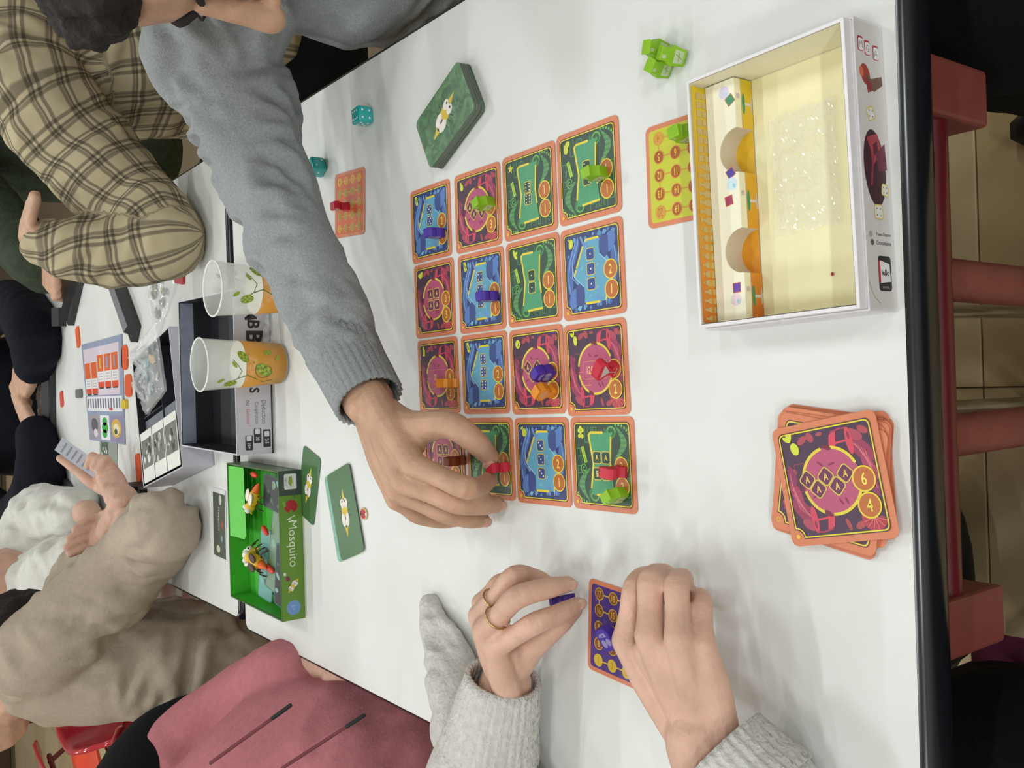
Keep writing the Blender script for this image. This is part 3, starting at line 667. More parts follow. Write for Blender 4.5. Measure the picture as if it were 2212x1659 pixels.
def quad_card(label, q, z, **k):
    P = [tp(a, b, z) for a, b in q]; c = (P[0]+P[1]+P[2]+P[3])/4; d = ((P[1]-P[0])+(P[2]-P[3])).normalized(); rz = math.atan2(d.y, d.x)
    w_ = ((P[1]-P[0]).length+(P[2]-P[3]).length)*500; h_ = ((P[3]-P[0]).length+(P[2]-P[1]).length)*500
    return mcard(label, w_, h_, c.x, c.y, z+.0004, rz, 'loose mosquito cards', **k)
quad_card('green mosquito card leaning flat beside the green box', ((654, 957), (694, 992), (680, 1137), (646, 1106)), .0, s=2.0, rot=84)
q2 = ((706, 1026), (757, 1000), (787, 1188), (740, 1213))
quad_card('colourful underside card peeking out below the mosquito card', tuple((x-6, y+4) for x, y in q2), .0, art=False, fill=mat('#7fb0a0', .4, var=.3, vscale=120), edge='#78b04a')
quad_card('green mosquito card lying slightly askew on another card', q2, .0016, s=2.3, rot=84)
lb = tp(779, 1113, .002); lt = thing('ladybird_token', 'small red ladybird token by the mosquito cards', 'token', (lb.x+.002, lb.y-.006, TZ+.0006))
link('disc', prism_me([(.007*math.cos(R(20*k)), .012*math.sin(R(20*k))*-.0+.009*math.sin(R(20*k))) for k in range(18)], 0, .0012), mat('#c9b48a', .5), lt)
a = Art(); a.ell(0, 0, 5.5, 7, '#c01f28'); a.up(); a.line([(0, -7), (0, 7)], .7, '#221a1a'); a.ell(0, 6, 2.6, 1.8, '#221a1a'); a.ell(-2.4, 0, 1, c='#221a1a'); a.ell(2.4, -2, 1, c='#221a1a'); a.ell(0, -6, 2, 1.4, '#e8e0d8'); a.obj('printed_face', lt, Matrix.Translation((0, 0, .0012)))
# ================================================================== open game box at the near edge
def tray(root, w, d, h, th, mo, mi_, floor_m=None, rim=None):
    """open box, walls as separate boards; local origin at front left bottom; -Y faces the photographer"""
    box('bottom', 0, w, 0, d, 0, th, mo, root)
    box('wall_panel', 0, w, 0, th, 0, h, mo, root, .0004); box('wall_panel', 0, w, d-th, d, 0, h, mo, root, .0004)
    box('wall_panel', 0, th, th, d-th, 0, h, mo, root, .0004); box('wall_panel', w-th, w, th, d-th, 0, h, mo, root, .0004)
    e = .0004
    V = [(th+e, th+e, th+e), (w-th-e, th+e, th+e), (w-th-e, d-th-e, th+e), (th+e, d-th-e, th+e)]; hh = h-.0006
    V += [(x, y, hh) for x, y, z in V[:4]]
    link('lining', me_from(V, [(0, 1, 2, 3), (0, 4, 5, 1), (1, 5, 6, 2), (2, 6, 7, 3), (3, 7, 4, 0)]), mi_, root)
bw, bd, bh = .163, .118, .035
bx = thing('game_box', 'open white game box with a yellow bar insert at the near table edge', 'box', (.0356, .3008, TZ+.0004), R(1.55))
cream = mat('#ece4b8', .55, var=.03)
tray(bx, bw, bd, bh, .0022, mat('#e6e2e4', .4, var=.02), mat('#e2dcc0', .55, var=.03))
om = mat('#dcd6da', .4, var=.02)
for b_ in ((-.0014, bw+.0014, -.0014, -.0002), (-.0014, bw+.0014, bd+.0002, bd+.0014), (-.0014, -.0002, -.0002, bd+.0002), (bw+.0002, bw+.0014, -.0002, bd+.0002)): box('outer_wall', *b_, 0, .0275, om, bx)
box('base_sheet', .0032, bw-.0032, .0032, .090, .0027, .0031, cream, bx)
ORG = None
def bar_mat():
    m = bpy.data.materials.new('yellow_bar_print'); m.use_nodes = True; nt = m.node_tree; b = nt.nodes['Principled BSDF']; b.inputs['Roughness'].default_value = .45
    tc = nt.nodes.new('ShaderNodeTexCoord'); sx = nt.nodes.new('ShaderNodeSeparateXYZ'); mr = nt.nodes.new('ShaderNodeMapRange'); mr.inputs[1].default_value = 0; mr.inputs[2].default_value = bw
    cr = nt.nodes.new('ShaderNodeValToRGB'); cr.color_ramp.elements[0].color = lin('#cf6a18'); cr.color_ramp.elements[1].color = lin('#d8bc22'); e = cr.color_ramp.elements.new(.3); e.color = lin('#d98f1c')
    nt.links.new(tc.outputs['Object'], sx.inputs[0]); nt.links.new(sx.outputs['X'], mr.inputs[0]); nt.links.new(mr.outputs[0], cr.inputs[0]); nt.links.new(cr.outputs[0], b.inputs['Base Color']); return m
BAR = bar_mat()
# inner back wall print with the rows of bottles
bk = link('back_print', me_from([(.0035, bd-.0031, .018), (bw-.0035, bd-.0031, .018), (bw-.0035, bd-.0031, bh-.0012), (.0035, bd-.0031, bh-.0012)], [(0, 1, 2, 3)]), BAR, bx)
a = Art(); rn = random.Random(8); tan = '#c9ac6a'
for k in range(26):
    x = 6 + k*5.9; kind = 0 if k < 4 else (1 if k < 11 else (2 if k < 18 else 3)); y = 20.4
    if kind == 0: a.poly([(x-1.9, y), (x+1.9, y), (x+2, y+5.5), (x+.7, y+8), (x+.7, y+11), (x-.7, y+11), (x-.7, y+8), (x-2, y+5.5)], tan); a.up(); a.poly([(x-1.9, y+2), (x+1.9, y+2), (x+1.9, y+4.4), (x-1.9, y+4.4)], '#cf8a24'); a.up(-.03)
    elif kind == 1: a.poly([(x-2.2, y), (x+2.2, y), (x+2.2, y+6.5), (x+1, y+9), (x-1, y+9), (x-2.2, y+6.5)], tan); a.up(); a.poly([(x-2.2, y+2.4), (x+2.2, y+2.4), (x+2.2, y+5), (x-2.2, y+5)], '#d69a2a'); a.up(-.03); a.ell(x, y+10.4, .9, c=tan, n=8)
    elif kind == 2: a.poly([(x-2.1, y), (x+2.1, y), (x+2.4, y+5), (x+.9, y+6.5), (x+.9, y+9), (x+2, y+11), (x-2, y+11), (x-.9, y+9), (x-.9, y+6.5), (x-2.4, y+5)], tan)
    else: a.poly([(x-2, y), (x+2, y), (x+2, y+4), (x-2, y+4)], tan); a.poly([(x-2.2, y+5), (x+2.2, y+5), (x+2.2, y+9.5), (x-2.2, y+9.5)], tan)
a.obj('bottle_print', bx, frame((0, bd-.0032, 0), (1, 0, 0), (0, 0, 1), (0, -1, 0)))
# white counter with two finger cut-outs, printed bar front below it
cy0, cy1, ch = .0905, bd-.0036, .0195
notch = (.048, .113); nr = .0145
top = [(.0034, cy1), (.0034, cy0)]
for c_ in notch:
    top += [(c_ - nr*math.cos(R(180*k/12)), cy0 + nr*1.02*math.sin(R(180*k/12))) for k in range(13)]
top += [(bw-.0034, cy0), (bw-.0034, cy1)]
ins = link('counter_insert', prism_me(top, .0196, .0204), mat('#f0ecd4', .5, var=.02), bx)
segs = [(.0034, notch[0]-nr), (notch[0]+nr, notch[1]-nr), (notch[1]+nr, bw-.0034)]
for x0, x1 in segs:
    box('bar_front', x0, x1, cy0, cy0+.0007, .0032, .0196, mat('#efe6c4', .5), bx)
    link('bar_print', me_from([(x0, cy0-.0003, .0034), (x1, cy0-.0003, .0034), (x1, cy0-.0003, .0142), (x0, cy0-.0003, .0142)], [(0, 1, 2, 3)]), BAR, bx)
    a = Art(); mx = (x0+x1)*500; a.ell(mx, 12.2, 7, 1.5, '#2f8f5c', 0, 14); a.poly([(mx-.8, 4.6), (mx+.8, 4.6), (mx+.8, 11), (mx-.8, 11)], '#d8cfc0'); a.ell(mx, 4.4, 5.5, .8, '#c8b8b4', 0, 12); a.poly([(mx+3.2, 16), (mx+6, 16), (mx+6, 18.6), (mx+3.2, 18.6)], '#cdb9c0')
    a.obj('stool_print', bx, frame((0, cy0-.0003, 0), (1, 0, 0), (0, 0, 1), (0, -1, 0)))
for c_ in notch:
    V = []; n = 12
    for z in (.0034, .0196):
        V += [(c_ - nr*math.cos(R(180*k/n)), cy0 + nr*1.02*math.sin(R(180*k/n)), z) for k in range(n+1)]
    link('cutout_wall', me_from(V, [(k, k+1, k+n+2, k+n+1) for k in range(n)]), mat('#cdbfa8', .6), bx, True)
    link('cutout_floor', me_from([(c_-nr, cy0, .0036)] + [(c_ - nr*math.cos(R(180*k/n)), cy0 + nr*1.02*math.sin(R(180*k/n)), .0036) for k in range(n+1)], [tuple(range(n+2))]), BAR, bx)
for x, y, r_, c in ((146, 94.5, 30, '#3f8f68'), (99, 97, 28, '#4a3f9c'), (81.5, 99.5, 8, '#a83a62'), (24.5, 97, 0, '#6a48a8')):
    a = Art(); q = [(x+p[0]*math.cos(R(r_))-p[1]*math.sin(R(r_)), y+p[0]*math.sin(R(r_))+p[1]*math.cos(R(r_))) for p in ((-3, -3), (3, -3), (3, 3), (-3, 3))]; a.poly(q, c); a.line(q, .5, '#c9713c', True); a.obj('square_mark', bx, Matrix.Translation((0, 0, .0204)))
for x, y, c, d in ((152, 99, '#dcd6ee', '#b9def0'), (92, 96.5, '#cfe8ee', '#9fd2ea'), (17, 98, '#ecd6da', '#a8d4e4')):
    a = Art(); a.up(.02); a.ell(x, y, 4.2, c=c); a.up(.02); a.ell(x-1.6, y-1.8, 1.8, 1.2, d, 30); a.obj('round_mark', bx, Matrix.Translation((0, 0, .0204)))
# printed long side (letters run down the side)
a = Art(); M_ = frame((0, -.0014, .0), (0, 0, -1), (1, 0, 0), (0, -1, 0))
X0 = lambda z: -z                                   # local x runs downwards
def fx(f): return -27.0 + 27*f
a.poly([(-27.3, 0), (-.2, 0), (-.2, bw*1000), (-27.3, bw*1000)], '#d6cfcc'); a.up()
for k, (f, y) in enumerate(((.18, 150), (.42, 148.5), (.72, 147))):
    s_ = 5.5; x = fx(f); a.poly(rrect(5.4, 8.6, 1.2, 3, x, y), '#b22a34'); a.up(.02); a.poly(rrect(4.6, 7, 1.2, 3, x+.4, y-.3), '#ece8e6'); a.up(.02); a.text('MGA'[k], x+.4, y-.3, 4, '#8a8482', .9); a.up(-.04)
a.ell(fx(.3), 133, 4.4, 6.2, '#a33a2c', 20); a.poly([(fx(.3), 134), (fx(.5), 131), (fx(.9), 134), (fx(.92), 129), (fx(.6), 124), (fx(.35), 125.5)], '#6a4a3a'); a.up(.02); a.poly([(fx(.3), 130), (fx(.55), 129), (fx(.5), 124), (fx(.36), 122.5)], '#8c2a34'); a.ell(fx(.16), 134, 2, 3, '#d66a4a', 10); a.up(-.02)
def pdie(f, y, s_, ro): die_icon(a, fx(f), y, s_, '#e4dfda', None, None, ro); a.up(.03); [a.ell(fx(f)+px*s_*.24, y+py*s_*.24, .5, c='#55504e', n=6) for px, py in PIPS[4]]; a.up(-.03)
pdie(.42, 111, 7, 25)
a.ell(fx(.45), 80, 10.5, 22, '#3c1a26', 4, 28); a.up(.02); a.poly([(fx(.2), 97), (fx(.6), 100), (fx(.72), 92), (fx(.5), 84), (fx(.36), 80), (fx(.34), 90)], '#a83a44'); a.poly([(fx(.5), 88), (fx(.86), 95), (fx(.9), 80), (fx(.6), 78)], '#6a2440'); a.line([(fx(.3), 70), (fx(.4), 84), (fx(.46), 90)], 2, '#8c2a3a'); a.up(.02); a.poly([(fx(.42), 93), (fx(.58), 96), (fx(.6), 90), (fx(.46), 87)], '#55162a'); a.up(.02)
pdie(.78, 68, 6.4, -10); a.up(.02); pdie(.5, 55, 8, 0); a.up(-.06)
a.text('Yoann Dupont', fx(.62), 42, 2.3, '#4a4442', 1, .01); a.text('Crocotame', fx(.62), 37.4, 2.3, '#4a4442', 1, .01); a.ell(fx(.16), 42, 1.8, c='#a8a09c', n=10); a.ell(fx(.2), 37.4, 1.8, c='#5c5654', n=10)
a.poly(rrect(12.6, 20, 2, 3, fx(.6), 20), '#232021'); a.up(.02); a.poly([(fx(.42), 27.5), (fx(.78), 25.6), (fx(.8), 15.5), (fx(.42), 14.5)], '#eae6e2'); a.poly([(fx(.38), 27), (fx(.44), 27.5), (fx(.44), 14.5), (fx(.38), 15.5)], '#c8324a'); a.up(.02); a.text('iello', fx(.62), 20.6, 3.6, '#232021', .95, .02); a.arc(fx(.6), 22.5, 3.2, 200, 340, .5, '#232021', 8); a.text('JEU DE DÉS', fx(.6), 12.2, 1.5, '#d8d4d0', .9); a.up(-.04)
a.arc(fx(.6), 18, 16, 190, 250, .5, '#b8a48c', 12)
a.obj('side_print', bx, M_)
# loose plastic bag lying in the tray and a red crumb
bag_clear = mat('#f4f6ee', .09, var=0, alpha=.26, spec=1., coat=.6)
def crumple(name, cx, cy, z, sx, sy, hz, m, parent=None, seed=0, n=26, rz=0, fine=0., smooth=True):
    V = []; F = []
    for j in range(n+1):
        for i in range(n+1):
            u, v = -1+2*i/n, -1+2*j/n
            k = noise.noise(Vector((u*2.6+seed, v*2.6, seed)))*.7+noise.noise(Vector((u*6+seed, v*6, 3+seed)))*.4
            V.append((u*sx*(1+.06*noise.noise(Vector((v*3, seed, 1)))), v*sy*(1+.06*noise.noise(Vector((u*3, seed, 5)))), (max(0, (1-u**4)*(1-v**4))*hz*(.5+k) if hz else 0) + fine*(1+noise.noise(Vector((u*14, v*14, seed))))))
    for j in range(n):
        for i in range(n): q = j*(n+1)+i; F.append((q, q+1, q+n+2, q+n+1))
    o = link(name, me_from(V, F), m, parent, smooth); o.location = (cx, cy, z); o.rotation_euler = (0, 0, rz); return o
pb = tp(1740, 365, .004); o = crumple('plastic_bag', pb.x, pb.y, TZ+.0042, .038, .024, .006, bag_clear, None, 4, 46, R(2), .0012, False); tag(o, 'clear crinkled plastic bag lying inside the open white game box', 'bag')
cb = tp(1798, 592, .004); o = ellipsoid('crumb', (0, 0, 0), (.0012, .0009, .0007), mat('#a02a20', .6)); o.location = (cb.x, cb.y, TZ+.0043); tag(o, 'tiny red crumb on the cream floor of the game box', 'crumb')
# ================================================================== green box with mosquito figures
mb = thing('toy_box', 'open bright green game box with mosquito figures inside', 'box', (-.2935, 1.139, TZ+.0004), R(-.7))
mw, md_, mh = .192, .186, .031
def board_walls(root, w, d, h, th, mo, mi_):
    tray(root, w, d, h, th, mo, mi_)
gdark = mat('#3c5c2c', .35, var=.12, vscale=40); gin = mat('#3fae2a', .5, var=.06)
tray(mb, mw, md_, mh, .0022, gdark, gin)
a = Art(); a.poly([(0, 0), (mw*1000, 0), (mw*1000, 30.6), (0, 30.6)], '#5f8a2a'); a.up()
# seen from the front the words stand on their head: the box faces the far players
a.poly([(160, 0), (192, 0), (192, 30.6), (160, 30.6)], '#33423a'); a.up(.02); a.poly(rrect(20, 17, 2, 3, 178, 15), '#d9dcd6'); a.up(.02); a.poly([(171, 14), (176, 18), (184, 17), (185, 13), (178, 12)], '#8aa23a'); a.text('DJECO', 178, 21, 3.2, '#4a68b0', 1, .01, 180); a.up(-.04)
a.ell(146, 15, 8.5, 9, '#a8242c', 0, 18); a.up(.02); a.ell(139, 15, 3, 2.4, '#5f8a2a'); a.ell(150, 24, 4, 2, '#6da03a', 20); a.up(-.02)
a.text('Mosquito', 98, 15, 15, '#e4e8d8', .95, -.008, 180)
a.line([(134, 10), (130, 20), (126, 9)], 1.2, '#e4e8d8')
a.ell(16, 15, 9.5, 9.5, '#6a92cc', 0, 20); a.up(.02); a.text('6+', 16, 15, 6, '#9ab8e0', .8, 0, 180); a.up(-.02)
mosquito(a, 44, 15, .95, 140); a.up(.02); a.ell(54, 22, 3.4, 2.6, '#7a2a4a', 40); a.ell(60, 26, 2.4, 1.8, '#dcd6d4', 20); a.up(-.02)
a.obj('side_print', mb, frame((0, -.0004, 0), (1, 0, 0), (0, 0, 1), (0, -1, 0)))
# card flap and dividers inside
link('inner_flap', me_from([(.088, md_-.004, .030), (mw-.004, md_-.004, .030), (mw-.004, md_-.052, .026), (.094, md_-.056, .026), (.088, md_-.05, .0265)], [(0, 1, 2, 3, 4)]), mat('#56c43a', .5, var=.03), mb)
black_in = mat('#14181a', .6)
link('dark_divider', box_me(.012, .12, .022, .06, .0028, .012), black_in, mb)
def in_card(label, x, y, z, w, h, rz, tilt, top, col):
    t = thing('picture_card', label, 'card', (0, 0, 0), 0, 'cards inside the green box'); t.matrix_world = mb.matrix_world if False else Matrix.Identity(4)
    c_, s_ = math.cos(R(-.7)), math.sin(R(-.7)); t.location = (-.2935 + x*c_ - y*s_, 1.139 + x*s_ + y*c_, TZ+z); t.rotation_euler = (tilt[0], tilt[1], rz)
    link('card_stock', card_slab(col, w, h, 4, .8), None, t); a = Art(); a.poly(rrect(w-3, h-3, 3, 3), top); a.up(); rn = random.Random(w)
    for k in range(6): a.ell(rn.uniform(-w*.35, w*.35), rn.uniform(-h*.35, h*.35), rn.uniform(3, 7), rn.uniform(2, 5), rn.choice(('#2a3a36', '#7aa8a0', '#3c5a4a', '#6a8a5a')), rn.uniform(0, 90), 10)
    a.obj('printed_face', t, Matrix.Translation((0, 0, .0008)))
in_card('grey green picture card along the front inside the green box', .098, .040, .0145, 150, 52, R(-14), (R(4), R(2)), '#6f8a72', '#4c6a58')
in_card('blue green card leaning at the left inside the green box', .058, .088, .0145, 100, 34, R(-12), (R(10), R(0)), '#5a9a90', '#3f8a86')
in_card('black picture card in the right front corner of the green box', .158, .055, .0165, 46, 56, R(-8), (R(3), R(0)), '#1c2022', '#2a5a48')
in_card('long black picture card in the left front of the green box', .052, .030, .0185, 84, 30, R(-10), (R(6), R(0)), '#15181a', '#2e6a52')
yb = mat('#e2bc1e', .4, var=.05); wb = mat('#efe9dc', .45); bb = mat('#4a2c28', .5); ob = mat('#e5681e', .4)
def bug(label, x, y, z, rz, s=1., wings=wb):
    t = thing('mosquito_figure', label, 'figurine', (-.2935+x, 1.139+y, TZ+z), rz, 'mosquito figures in the green box')
    ellipsoid('body', (0, 0, .009*s), (.013*s, .0085*s, .0085*s), yb, t); ellipsoid('head', (.014*s, 0, .012*s), (.0075*s, .0075*s, .007*s), yb, t)
    tube('tail', [(-.011*s, 0, .008*s), (-.019*s, 0, .007*s), (-.023*s, 0, .006*s)], [.006*s, .0035*s, .001*s], ob, t, 8, 2); tube('snout', [(.019*s, 0, .011*s), (.027*s, 0, .008*s)], [.003*s, .001*s], yb, t, 8, 2)
    for k in (-1, 1):
        ellipsoid('wing', (-.002*s, k*.006*s, .0165*s), (.010*s, .0055*s, .002*s), wings, t); ey = ellipsoid('eye', (.017*s, k*.0045*s, .0165*s), (.004*s, .004*s, .004*s), wb, t); ellipsoid('pupil', (.0195*s, k*.0045*s, .019*s), (.0013*s, .0013*s, .0013*s), black_in, ey)
        for d in (-1, 0, 1): tube('leg', [(d*.006*s, k*.006*s, .006*s), (d*.009*s, k*.013*s, .008*s), (d*.011*s, k*.017*s, .0)], .0009*s, bb, t, 6, 2)
bug('yellow mosquito figure in the right half of the green box', .150, .098, .0165, R(150))
bug('yellow mosquito figure at the far left inside the green box', .066, .128, .0105, R(-60), 1.05)
bug('yellow mosquito figure with a brown back in the middle of the green box', .066, .085, .0195, R(75), 1.1, bb)
for lb_, x, y, r_ in (('red ladybird piece lying in the middle of the green box', .108, .072, 60), ('orange red stick in the left front of the green box', .058, .062, 80), ('red scrap piece at the right inside the green box', .181, .105, 85)):
    o = ellipsoid('red_piece', (0, 0, 0), (.017 if 'stick' in lb_ else .011, .0042, .0035), mat('#d8331e', .4)); o.location = (-.2935+x, 1.139+y, TZ+.0215); o.rotation_euler = (0, 0, R(r_)); tag(o, lb_, 'game piece')
# leaflet behind it
lp = tp(478, 1105, 0); t = thing('leaflet', 'dark printed leaflet behind the green box', 'leaflet', (lp.x-.02, lp.y+.008, TZ+.0005), R(-2)); link('paper', card_slab('#d8dcd8', 110, 60, 2, .5), None, t)
a = Art(); a.poly(rrect(100, 54, 1, 2, -2, 0), '#4c5448'); a.up(); a.text('Mosquito', 8, 2, 10, '#e0e4da', .9, -.005, 180); a.ell(-40, 6, 6, 8, '#d8ccb0'); a.ell(38, -6, 8, 6, '#b8c0a8'); a.ell(-22, -10, 5, 4, '#7a94a8'); a.ell(0, -14, 6, 4, '#b0483a'); a.obj('printed_face', t, Matrix.Translation((0, 0, .0005)))
# ================================================================== black-lined box with comic lettering
lab = mat('#c6c4cc', .4, var=.03); navy_in = mat('#17181e', .55, var=.08)
def bomb_box(label, x, y, rz, w, d, h, printed):
    b = thing('game_box', label, 'box', (x, y, TZ+.0004), rz); tray(b, w, d, h, .0022, lab, navy_in); return b
b1 = bomb_box('grey game box with comic lettering and dark inside behind the cups', -.0835, 1.2225, R(-1.2), .222, .236, .052, True)
# pale stripe printed along the inside of the far wall
link('inner_print', me_from([(.0032, .2329, .030), (.2188, .2329, .030), (.2188, .2329, .0505), (.0032, .2329, .0505)], [(0, 1, 2, 3)]), mat('#8f95a6', .5, var=.25, vscale=25), b1)
a = Art(); a.poly([(0, .5), (222, .5), (222, 51.5), (0, 51.5)], '#c4c2ca'); a.up(); a.line([(0, 2), (222, 2)], 2.2, '#26262a')
U = dict(rot=180)
[a.text(ch, x_, y_, 17, '#2a282c', .95, .03, 180+r_) for ch, x_, y_, r_ in (('B', 214, 30, 6), ('O', 202, 27, -5), ('M', 189, 29, 4), ('B', 175, 25, -4))]; a.text('BUSTERS', 84+20, 24, 22, '#2a282c', .0001+.55, .03, 180) if False else None
a.text('B', 158, 24, 24, '#2a282c', 1.0, .04, 180); [a.text(ch, 144-11.5*k_, 26, 14, '#2a282c', .85, .03, 180) for k_, ch in enumerate('USTERS')]; a.text('USTERS', 98, 26, 14, '#2a282c', .8, .02, 180) if False else None
a.text('Déduction', 57, 13, 7, '#5a585e', .75, .0, 180); a.text('Coopération', 56, 24, 7, '#5a585e', .75, .0, 180); a.text('Explosion !', 50, 36, 6.5, '#c0485a', .75, .0, 180); a.text('ou', 70, 36, 5, '#5a585e', .7, 0, 180)
for x, y, tx in ((21, 10, '2-5'), (25, 23, '30'), (16, 35, '10+')):
    a.poly(rrect(24 if tx == '2-5' else 20, 10.5, 1.5, 3, x, y), '#2c2c30'); a.up(.02); a.text(tx, x-4, y, 5, '#d8d6dc', .8, .02, 180); a.poly(rrect(7, 7, 1, 2, x+6, y), '#d8d6dc'); a.up(-.02)
a.obj('side_print', b1, frame((0, -.0003, 0), (1, 0, 0), (0, 0, 1), (0, -1, 0)))
b2 = bomb_box('second open dark box behind holding picture strips and bags', -.112, 1.464, R(12), .226, .225, .050, False)
# dark dividers inside
for x0, x1 in ((.003, .223),): box('divider', x0, x1, .105, .107, .003, .040, mat('#2c2e36', .6), b2); box('divider', .12, .122, .107, .222, .003, .040, mat('#2c2e36', .6), b2); box('ledge', .09, .115, .003, .222, .036, .0375, mat('#6f727c', .5), b2)
def strip(label, x, y, z, w, h, rz):
    c_, s_ = math.cos(R(12)), math.sin(R(12)); t = thing('picture_strip', label, 'picture card', (-.112 + x*c_ - y*s_, 1.464 + x*s_ + y*c_, TZ+z), R(12)+rz, 'picture cards on the dark box'); link('card_stock', card_slab('#e4e4dc', w, h, 2, .8), None, t)
    a = Art(); rn = random.Random(int(x*1000+y*1e4)); a.poly(rrect(w*.56, h-5, .6, 2, w*.06, 0), '#6e6f66'); a.up()
    for k in range(16): a.ell(w*.06+rn.uniform(-w*.23, w*.23), rn.uniform(-h*.35, h*.35), rn.uniform(2, 8), rn.uniform(2, 6), rn.choice(('#2c2c2a', '#c4c4ba', '#8a8a80', '#40403c', '#dcdcd2')), rn.uniform(0, 180), 9)
    a.obj('printed_face', t, Matrix.Translation((0, 0, .0008)))
for i, L_ in enumerate(('black and white picture card nearest in the dark box', 'middle black and white picture card in the dark box', 'farthest black and white picture card in the dark box')):
    strip(L_, .048, .034+.07*i, .0518, 86, 66, 0)
# ================================================================== cups of beer
def beer_cup(label, x, y, rz, fill):
    c = thing('beer_cup', label, 'cup', (x, y, TZ+.0004), rz, 'reusable plastic cups with hop print'); Hc, r0, r1 = .11, .0265, .0338; n = 40
    frost = mat('#eef0ea', .28, var=.02, alpha=.36, spec=.5, name='frosted_plastic')
    def R_(z): return r0+(r1-r0)*z/Hc
    V = []; F = []; zs = [0, .004, .03, .06, .09, Hc-.003, Hc]
    prof = [(r0-.003, .0)] + [(R_(z), z) for z in zs[1:]] + [(r1-.0012, Hc)] + [(R_(z)-.0012, z) for z in (.09, .06, .03)] + [(R_(.004)-.0012, .004), (.0, .004)]
    for r_, z in prof: V += [(r_*math.cos(2*PI*k/n), r_*math.sin(2*PI*k/n), z) for k in range(n)]
    for j in range(len(prof)-1): F += [(j*n+k, j*n+(k+1) % n, (j+1)*n+(k+1) % n, (j+1)*n+k) for k in range(n)]
    F.append(tuple(range(n))[::-1]); link('cup_wall', me_from(V, F), frost, c, True)
    tube('rim', [((r1+.0002)*math.cos(R(15*k)), (r1+.0002)*math.sin(R(15*k)), Hc) for k in range(25)], .0011, mat('#eef0ea', .3, var=.02), c, 8, 1)
    V = []; F = []; pr = [(0, .0046), (R_(.005)+.0001, .0046), (R_(fill)+.0001, fill), (0, fill)]
    for r_, z in pr: V += [(r_*math.cos(2*PI*k/n), r_*math.sin(2*PI*k/n), z) for k in range(n)]
    for j in range(3): F += [(j*n+k, j*n+(k+1) % n, (j+1)*n+(k+1) % n, (j+1)*n+k) for k in range(n)]
    link('beer', me_from(V, F), mat('#cc913f', .3, var=.06, vscale=20, spec=.4), c, True)
    V = []; [V.append(((R_(fill)-.0000)*math.cos(2*PI*k/n), (R_(fill)-.0000)*math.sin(2*PI*k/n), fill+.0004)) for k in range(n)]
    link('foam', me_from(V, [tuple(range(n))]), mat('#f0ead8', .7, var=.05, vscale=300), c)
    # hop vines printed on the wall: bent onto the cone
    gr = '#8fa632'; dk = '#5c6e2a'
    def hop(a, x, y, s, ro):
        a.ell(x, y, 8*s, 5*s, gr, ro, 14); a.up(.02)
        cr, sr = math.cos(R(ro)), math.sin(R(ro))
        for k in range(-2, 3):
            for q in (-1, 0, 1): u, v = k*2.7*s, q*2.6*s*(1-abs(k)*.22); a.ell(x+u*cr-v*sr, y+u*sr+v*cr, 1.9*s, 1.3*s, ('#a9bd44', '#75892c')[(k+q) % 2], ro+30*q, 8)
        a.up(-.02)
    for x0 in (-52, 52):
        a = Art()
        a.line([(x0-22, 84), (x0-14, 70), (x0-10, 58), (x0-16, 46), (x0-24, 34), (x0-20, 22)], 1.1, dk); a.line([(x0-14, 70), (x0-4, 66), (x0+4, 72), (x0+10, 78)], .9, dk); a.line([(x0-10, 58), (x0+6, 50), (x0+18, 56)], .9, dk)
        hop(a, x0-4, 36, 1.6, 60); hop(a, x0-22, 78, 1.05, 100); hop(a, x0+14, 64, 1.1, 40); hop(a, x0+20, 30, .8, 110)
        spiral(a, x0-4, 34, 15, 1.1, 1.0, dk, 1, 60); a.ell(x0+4, 76, 5, 2, gr, 40, 8); a.ell(x0-16, 92, 5, 2.2, gr, 120, 8); a.ell(x0+12, 18, 5, 2, gr, -30, 8)
        me = a.mesh(); co = get_co(me)
        for i in range(len(co)): z = min(max(co[i][1], .002), .108); an = co[i][0]/.030; rr = R_(z)+.0003+co[i][2]*1.5; co[i] = (rr*math.cos(an), rr*math.sin(an), z)
        set_co(me, co); link('hop_print', me, None, c)
    return c
beer_cup('plastic cup with hop print and beer, partly behind the grey sleeve', .128, 1.128, R(-175), .058)
beer_cup('plastic cup with hop print and beer, standing free beside the lettered box', .0375, 1.186, R(-200), .060)
# ================================================================== things on the far table
dark_w = mat('#26282a', .35, var=.15, vscale=30)
def rack(label, p, q, w_=.034, h_=.030):
    A_, B_ = tp(*p), tp(*q); d = B_-A_; L = d.length; t = thing('tile_stand', label, 'tile stand', (A_.x, A_.y, TZ+.0004), math.atan2(d.y, d.x), 'dark tile stands')
    pr = [(-w_/2, 0), (w_/2, 0), (w_/2, h_*.45), (w_*.2, h_*.5), (w_*.1, h_*.42), (-w_*.1, h_), (-w_/2, h_*.85)]; n = len(pr)
    V = [(0, y, z) for y, z in pr] + [(L, y, z) for y, z in pr]; F = [tuple(range(n))[::-1], tuple(range(n, 2*n))] + [(k, (k+1) % n, n+(k+1) % n, n+k) for k in range(n)]
    link('body', me_from(V, F), dark_w, t); box('groove_strip', .004, L-.004, w_*.13, w_*.19, h_*.44, h_*.47, mat('#3c3e40', .4), t)
rack('dark tile stand beside the hand in the green fleece', (184, 578), (158, 692))
rack('dark tile stand pointing from the plaid elbow to the dark box', (302, 722), (258, 600), .04)
rack('short dark tile stand behind the green fleece hand', (140, 665), (141, 705), .03)
rack('long dark tile stand in front of the navy sleeve', (117, 790), (119, 948), .036)
rack('dark tile stand between the navy sleeve and the held paper', (148, 1048), (186, 1105))
rack('dark tile stand half hidden behind the beige elbow', (313, 1048), (310, 1085), .036)
rack('dark tile stand at the far table end next to the navy torso', (99, 775), (100, 800), .036)
P4 = [tp(178, 745), tp(265, 722), tp(272, 960), tp(196, 950)]
